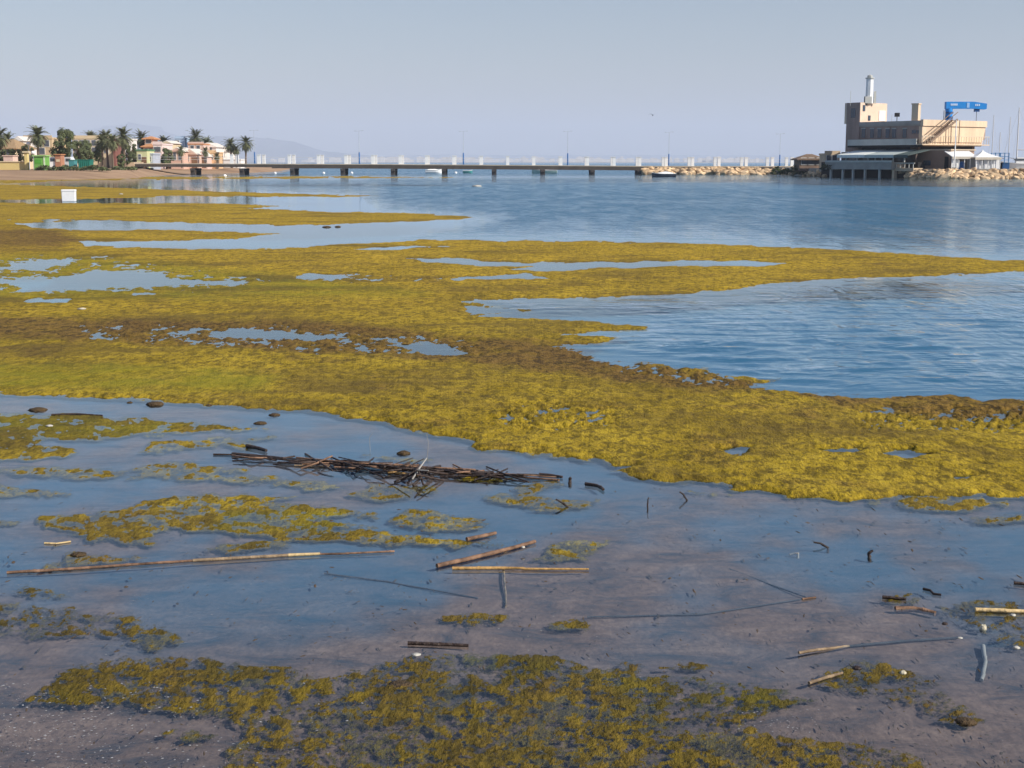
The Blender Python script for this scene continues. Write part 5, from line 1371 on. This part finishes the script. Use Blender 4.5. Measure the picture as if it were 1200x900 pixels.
# ---- the heap of rotten reeds: each reed a thing of its own
rh = random.Random(4)
def axis(u): return (np.interp(u, [0,.5,1], [272,465,652]), np.interp(u, [0,.5,1], [533.5,548.5,560]))
HG_ = 'dark rotten reeds heaped in the pool'
for i in range(66):
    u = rh.triangular(0, 1, .42); L = rh.uniform(.03, .20) * (1.2 if u < .6 else .9)
    cx, cy = axis(u); e = max(.25, 1 - abs(u - .45) * 1.6)
    oy = rh.gauss(0, 2.1) * e; z = .006 + .028 * e * rh.random()
    if rh.random() < .42:        # loose broken bits lying across the heap
        L = rh.uniform(8, 26); k = rh.gauss(0, 5) * (.5 + e * .6); j = rh.choice((-1, 1))
        cane([(cx - L, cy + oy - k), (cx + rh.gauss(0, 3), cy + oy + rh.gauss(0, 1)), (cx + L, cy + oy + k)], rh.uniform(.005,.012), wet_m if rh.random() < .8 else red_m,
             'dark broken reed lying slantwise across the reed heap, in its ' + ('left, thick part' if u < .36 else ('middle, around the crossing stumps' if u < .66 else 'thin right tail')), cat='reed', name='rotten_reed', group=HG_, zs=[.006, z + .02, .008 + z * rh.random()], taper=rh.uniform(.6,1))
        continue
    u0, u1 = max(0, u - L), min(1, u + L)
    a, b = axis(u0), axis(u1); t1 = rh.gauss(0, 3.0); t2 = rh.gauss(0, 3.0)
    part = 'left, thick part' if u < .36 else ('middle, around the crossing stumps' if u < .66 else 'thin right tail')
    mid = ((a[0]+b[0])/2, (a[1]+b[1])/2 + oy)
    cane([(a[0], a[1]+oy*.7+t1), mid, (b[0], b[1]+oy*.7+t2)], rh.uniform(.005,.0125), wet_m if rh.random() < .9 else red_m,
         'dark rotten reed lying along the reed heap, in its ' + part, cat='reed', name='rotten_reed', group=HG_, zs=[z*.5+.004, z+.01, z*.5+.004], taper=rh.uniform(.6,1))
spl = [((478,566),(492,545)),((470,562),(500,548)),((496,568),(490,550)),((462,565),(486,552)),((508,560),(494,548)),((520,563),(488,556)),((484,569),(497,556)),((448,560),(480,556)),((516,546),(486,552)),((528,556),(500,552))]
for k, (a, b) in enumerate(spl):
    cane([a, b], rh.uniform(.008,.013), wet_m, 'black splayed reed stump at the crossing point of the heap', cat='reed', name='rotten_reed', group='splayed stumps in the middle of the heap', zs=[.006,.06+.012*(k%3)])
cane([(455,553.5),(490,556.5)], .014, gold_m, 'pale tan cane end poking out of the middle of the heap', .055)
cane([(483,562),(491,549),(500,537)], .008, white_st, 'bleached forked twig standing on the crossing of the heap', cat='twig', name='twig', zs=[.03,.08,.11])
cane([(489,551),(502,551.5)], .007, white_st, 'bleached side branch on the crossing of the heap', cat='twig', name='twig', zs=[.08,.085])
cane([(345,545.5),(385,547)], .010, cane_m, 'brown cane on the near side of the heap, left half', .018)
cane([(392,547.5),(430,550)], .012, red_m, 'reddish cane on the near side of the heap, centre left', .020)
cane([(560,553),(620,560),(655,562.5)], .011, red_m, 'brown cane forming the right tail of the heap', .022)
cane([(632,556),(646,557),(659,559)], .016, wet_m, 'black broken stub lying on the right tail of the heap', .035, 'stub', 'wood_stub')
cane([(250,532.5),(276,533)], .010, wet_m, 'thin dark reed tip at the left end of the heap', .012, 'reed', 'rotten_reed')
# ---- clods of dark weed, stones, shells, the white box
clod_m = mat('dark_weed', (0.085,0.055,0.026), .85, .5, 25, bump=.7, bscale=90)
def clod(px, py, w, h, label, m=clod_m, name='weed_clod', cat='weed clod', group='dark weed clods in the pool', seed=1, z=0.0):
    o = G(px, py, z); sc_ = .72 if cat in ('stone', 'shell') else .8
    W = w * sc_ * o.y / FPX; H = h * sc_ * (1 if cat == 'stone' else .62) * o.y / FPX
    r = np.random.RandomState(seed); bm = bmesh.new(); bmesh.ops.create_icosphere(bm, subdivisions=3, radius=1)
    off = r.uniform(0, 50)
    for v in bm.verts:
        c = v.co; n = math.sin(c.x*4+off)*math.cos(c.y*5-off)+.6*math.sin(c.z*9+c.x*7+off)+.4*math.sin(c.y*15+off)*math.sin(c.x*13)
        k = 1 + .11*n
        v.co = Vector((c.x*W/2*k, c.y*W/2*.9*k, max(c.z,-.25)*H*k))
    me = bpy.data.meshes.new(name); bm.to_mesh(me); bm.free(); me.materials.append(m)
    for p in me.polygons: p.use_smooth = True
    return tag(link(name, me, None, o), label, cat, group)
clod(45,480.5,27,6,'low brown weed clod at the left end of the long pool',seed=1)
clod(182,474,26,7,'brown weed clod touching the broad mat above the long pool',seed=2)
clod(322,486.5,17,4.5,'round brown weed clod in the long pool, upper of two',seed=3)
clod(305,496,20,4,'flat black weed clod in the long pool, lower of two',seed=4)
clod(473,531.5,20,6.5,'round dark clod just behind the crossing of the reed heap',seed=5)
clod(430,489.5,12,3,'tiny dark clod near the right end of the long pool',seed=6)
clod(152,472,9,3,'tiny dark clod under the edge of the broad mat at the left',seed=7)
clod(245,475,10,3,'tiny dark clod under the mat edge right of the brown one',seed=8)
clod(1132,846,32,9,'dark weed clod in front of the scattered brown weed, lower right',seed=9)
clod(1004,783,14,6,'black clod at the top of the scattered brown weed',wet_m,seed=10)
clod(470,803,40,7,'blackish weed lump on the front carpet, left of its middle',seed=11,z=-.004)
clod(1107,731,9,4,'small black clod left of the pale stone',wet_m,seed=12)
clod(92,650,24,6,'brown hump of weed above the left part of the long cane',seed=13)
pale_st = mat('pale_stone', (.52,.47,.35), .9, .2, 20, bump=.4, bscale=60)
shell_m = mat('white_shell', (.44,.42,.37), .7, .35, 30)
clod(1152,737,12,8,'pale yellow stone on the weed at the right edge',pale_st,'stone','stone','pale stones and shells',seed=21)
clod(1125,747.5,9,2.5,'small white shell below and left of the pale yellow stone',shell_m,'shell','shell','pale stones and shells',seed=22)
clod(1191,759,12,5,'white shell by the right edge below the pale stone',shell_m,'shell','shell','pale stones and shells',seed=23)
clod(1058,789,12,5,'small whitish stone at the top right of the scattered brown weed',pale_st,'stone','stone','pale stones and shells',seed=24)
clod(488,767,16,3.5,'white shell at the top edge of the front weed carpet',shell_m,'shell','shell','pale stones and shells',seed=25)
clod(1187,721,10,4,'white shell beside the pale yellow cane',shell_m,'shell','shell','pale stones and shells',seed=26)
clod(613,641.5,7,4,'cream fragment lying on the slanting reddish cane',shell_m,'shell','shell','pale stones and shells',seed=27,z=.03)
clod(58,499,12,3,'pale fragment on the olive algae at the left edge',shell_m,'shell','shell','pale stones and shells',seed=28,z=.012)
clod(96,362,14,2,'pale flat fragment on the broad mat at the upper left',pale_st,'stone','stone','pale stones and shells',seed=29,z=.03)
clod(142,227.5,7,2,'white scrap on the far algae strip right of the white box',shell_m,'shell','shell','pale stones and shells',seed=30,z=.03)
# white foam box
D_ = G(77, 236.5).y
t = standing('foam_box', 77, D_, .0, 'white foam fish box standing on the far algae strip', 'box')
w_ = wx(t,84.8) - wx(t,69.2); h_ = hz_(t,222.2); foam = mat('white_foam', (.82,.82,.81), .8, .05, 4)
b = MB(); b.box((0,.26,h_*.42),(w_*.96,.46,h_*.84),Matrix.Rotation(.15,3,'Z'),1.04); b.build('body', foam, t, bevel=.02)
b = MB(); b.box((0,.26,h_*.92),(w_*1.03,.51,h_*.16),Matrix.Rotation(.15,3,'Z')); b.build('lid', foam, t, bevel=.02)
clod(383,266.3,13,3.2,'dark weed lump in the far channel, left of two',seed=41)
clod(396,266,9,3,'dark weed lump in the far channel, right of two',seed=42)
clod(559,218.4,14,3.5,'small pale float drifting on the open water',shell_m,'float','float','floats on the open water',seed=43)
# pale flecks on the shallow bottom and water: shell grit
fl = MB(); rf = random.Random(9)
def fleck(px, py, s):
    p = G(px, py, .0015); L = .8 * s * p.y / FPX; a = rf.uniform(-.4,.4); k = rf.uniform(.25,.5); n = 6
    ring = [(p.x + L*(math.cos(a)*math.cos(q) - k*math.sin(a)*math.sin(q))*rf.uniform(.7,1), p.y + L*(math.sin(a)*math.cos(q) + k*math.cos(a)*math.sin(q))*rf.uniform(.7,1)*2.0, .001) for q in [6.283*i/n for i in range(n)]]
    vs = ring + [(p.x, p.y, .001 + L*.12)]
    fl.add(vs, [(i,(i+1)%n,n) for i in range(n)])
for i in range(560):
    px = abs(rf.gauss(0, 170)); py = rf.uniform(800, 905)
    if px > 430: continue
    fleck(px, py, rf.choice((.8,1.1,1.4,1.9,2.6)))
for i in range(130): fleck(rf.uniform(0, 700), rf.uniform(672, 800), rf.choice((.7,.9,1.2,1.7)))
for i in range(70): fleck(rf.uniform(865, 960), rf.uniform(828, 858), rf.choice((.8,1.2,1.8)))
for i in range(26): u_ = rf.random(); fleck(978 + 36 * u_ + rf.gauss(0, 3), 401 + 18 * u_ + rf.gauss(0, 2.0), rf.choice((1.2,1.8,2.6)))
for i in range(60): fleck(rf.uniform(700, 1190), rf.uniform(700, 880), rf.choice((.7,.9,1.3)))
for i in range(420): fleck(rf.uniform(-20, 1200), rf.uniform(600, 900), rf.choice((.5,.7,.9)))
dl = MB()
for i in range(1900):
    px, py = rf.uniform(-20, 1220), 900 - 330 * rf.random() ** 1.25
    if py < 600 and px < 700 and rf.random() < .6: continue
    p = G(px, py, 0); L = rf.choice((1.2,1.8,2.6,3.6,5.5)) * p.y / FPX * .72; a = rf.uniform(0, 6.28); k = rf.uniform(.12,.5); z = -.0115 if rf.random() < .7 else .0005
    ring = [(p.x + L*(math.cos(a)*math.cos(q) - k*math.sin(a)*math.sin(q))*rf.uniform(.6,1), p.y + L*(math.sin(a)*math.cos(q) + k*math.cos(a)*math.sin(q))*rf.uniform(.6,1)*2.6, z) for q in [6.283*i/6 for i in range(6)]]
    dl.add(ring + [(p.x, p.y, z + L*.18)], [(i,(i+1)%6,6) for i in range(6)])
tag(dl.build('plant_litter', mat('brown_litter', (.085,.060,.040), .85, .6, 14)), 'fine brown plant litter strewn over the shallow bottom', kind='stuff')
tag(fl.build('shell_grit', mat('grey_grit', (.31,.31,.32), .8, .3, 20)), 'pale shell grit and foam flecks over the shallow foreground', kind='stuff')
# the bird in the sky
t = empty('bird', V(765,135,140), 'small dark bird flying over the pier', 'bird')
b = MB(); b.tube([(0,-.2,0),(0,-.1,.01),(0,.05,0),(0,.16,0),(0,.24,0)],[.01,.05,.06,.03,.01],7)
for sg in (-1,1):
    q=[(0,-.06,.03),(0,.08,.03),(sg*.22,.04,.14),(sg*.20,-.06,.14),(sg*.48,.0,.05)]; q+= [(x,y,z-.012) for x,y,z in q]
    b.add(q,[(0,1,2,3),(3,2,4),(8,7,6,5),(9,7,8)])
b.build('body', mat('bird_dark',(.07,.07,.08),.8,.2,5), t)

# ---------------------------------------------------------------- the air
hz = MB(); hz.box((0, 0, (HAZE_TOP - 3.5) / 2), (33000, 33000, HAZE_TOP + 3.5))
hm = bpy.data.materials.new('haze'); hm.use_nodes = True
ht = hm.node_tree; ht.nodes.remove(ht.nodes['Principled BSDF'])
pv = ht.nodes.new('ShaderNodeVolumePrincipled'); pv.inputs['Density'].default_value = HAZE_DENSITY
pv.inputs['Color'].default_value = HAZE_COLOR; pv.inputs['Anisotropy'].default_value = 0.0
ht.links.new(pv.outputs[0], ht.nodes['Material Output'].inputs['Volume'])
tag(hz.build('haze', hm), 'thin sea haze filling the air over the bay', kind='stuff')
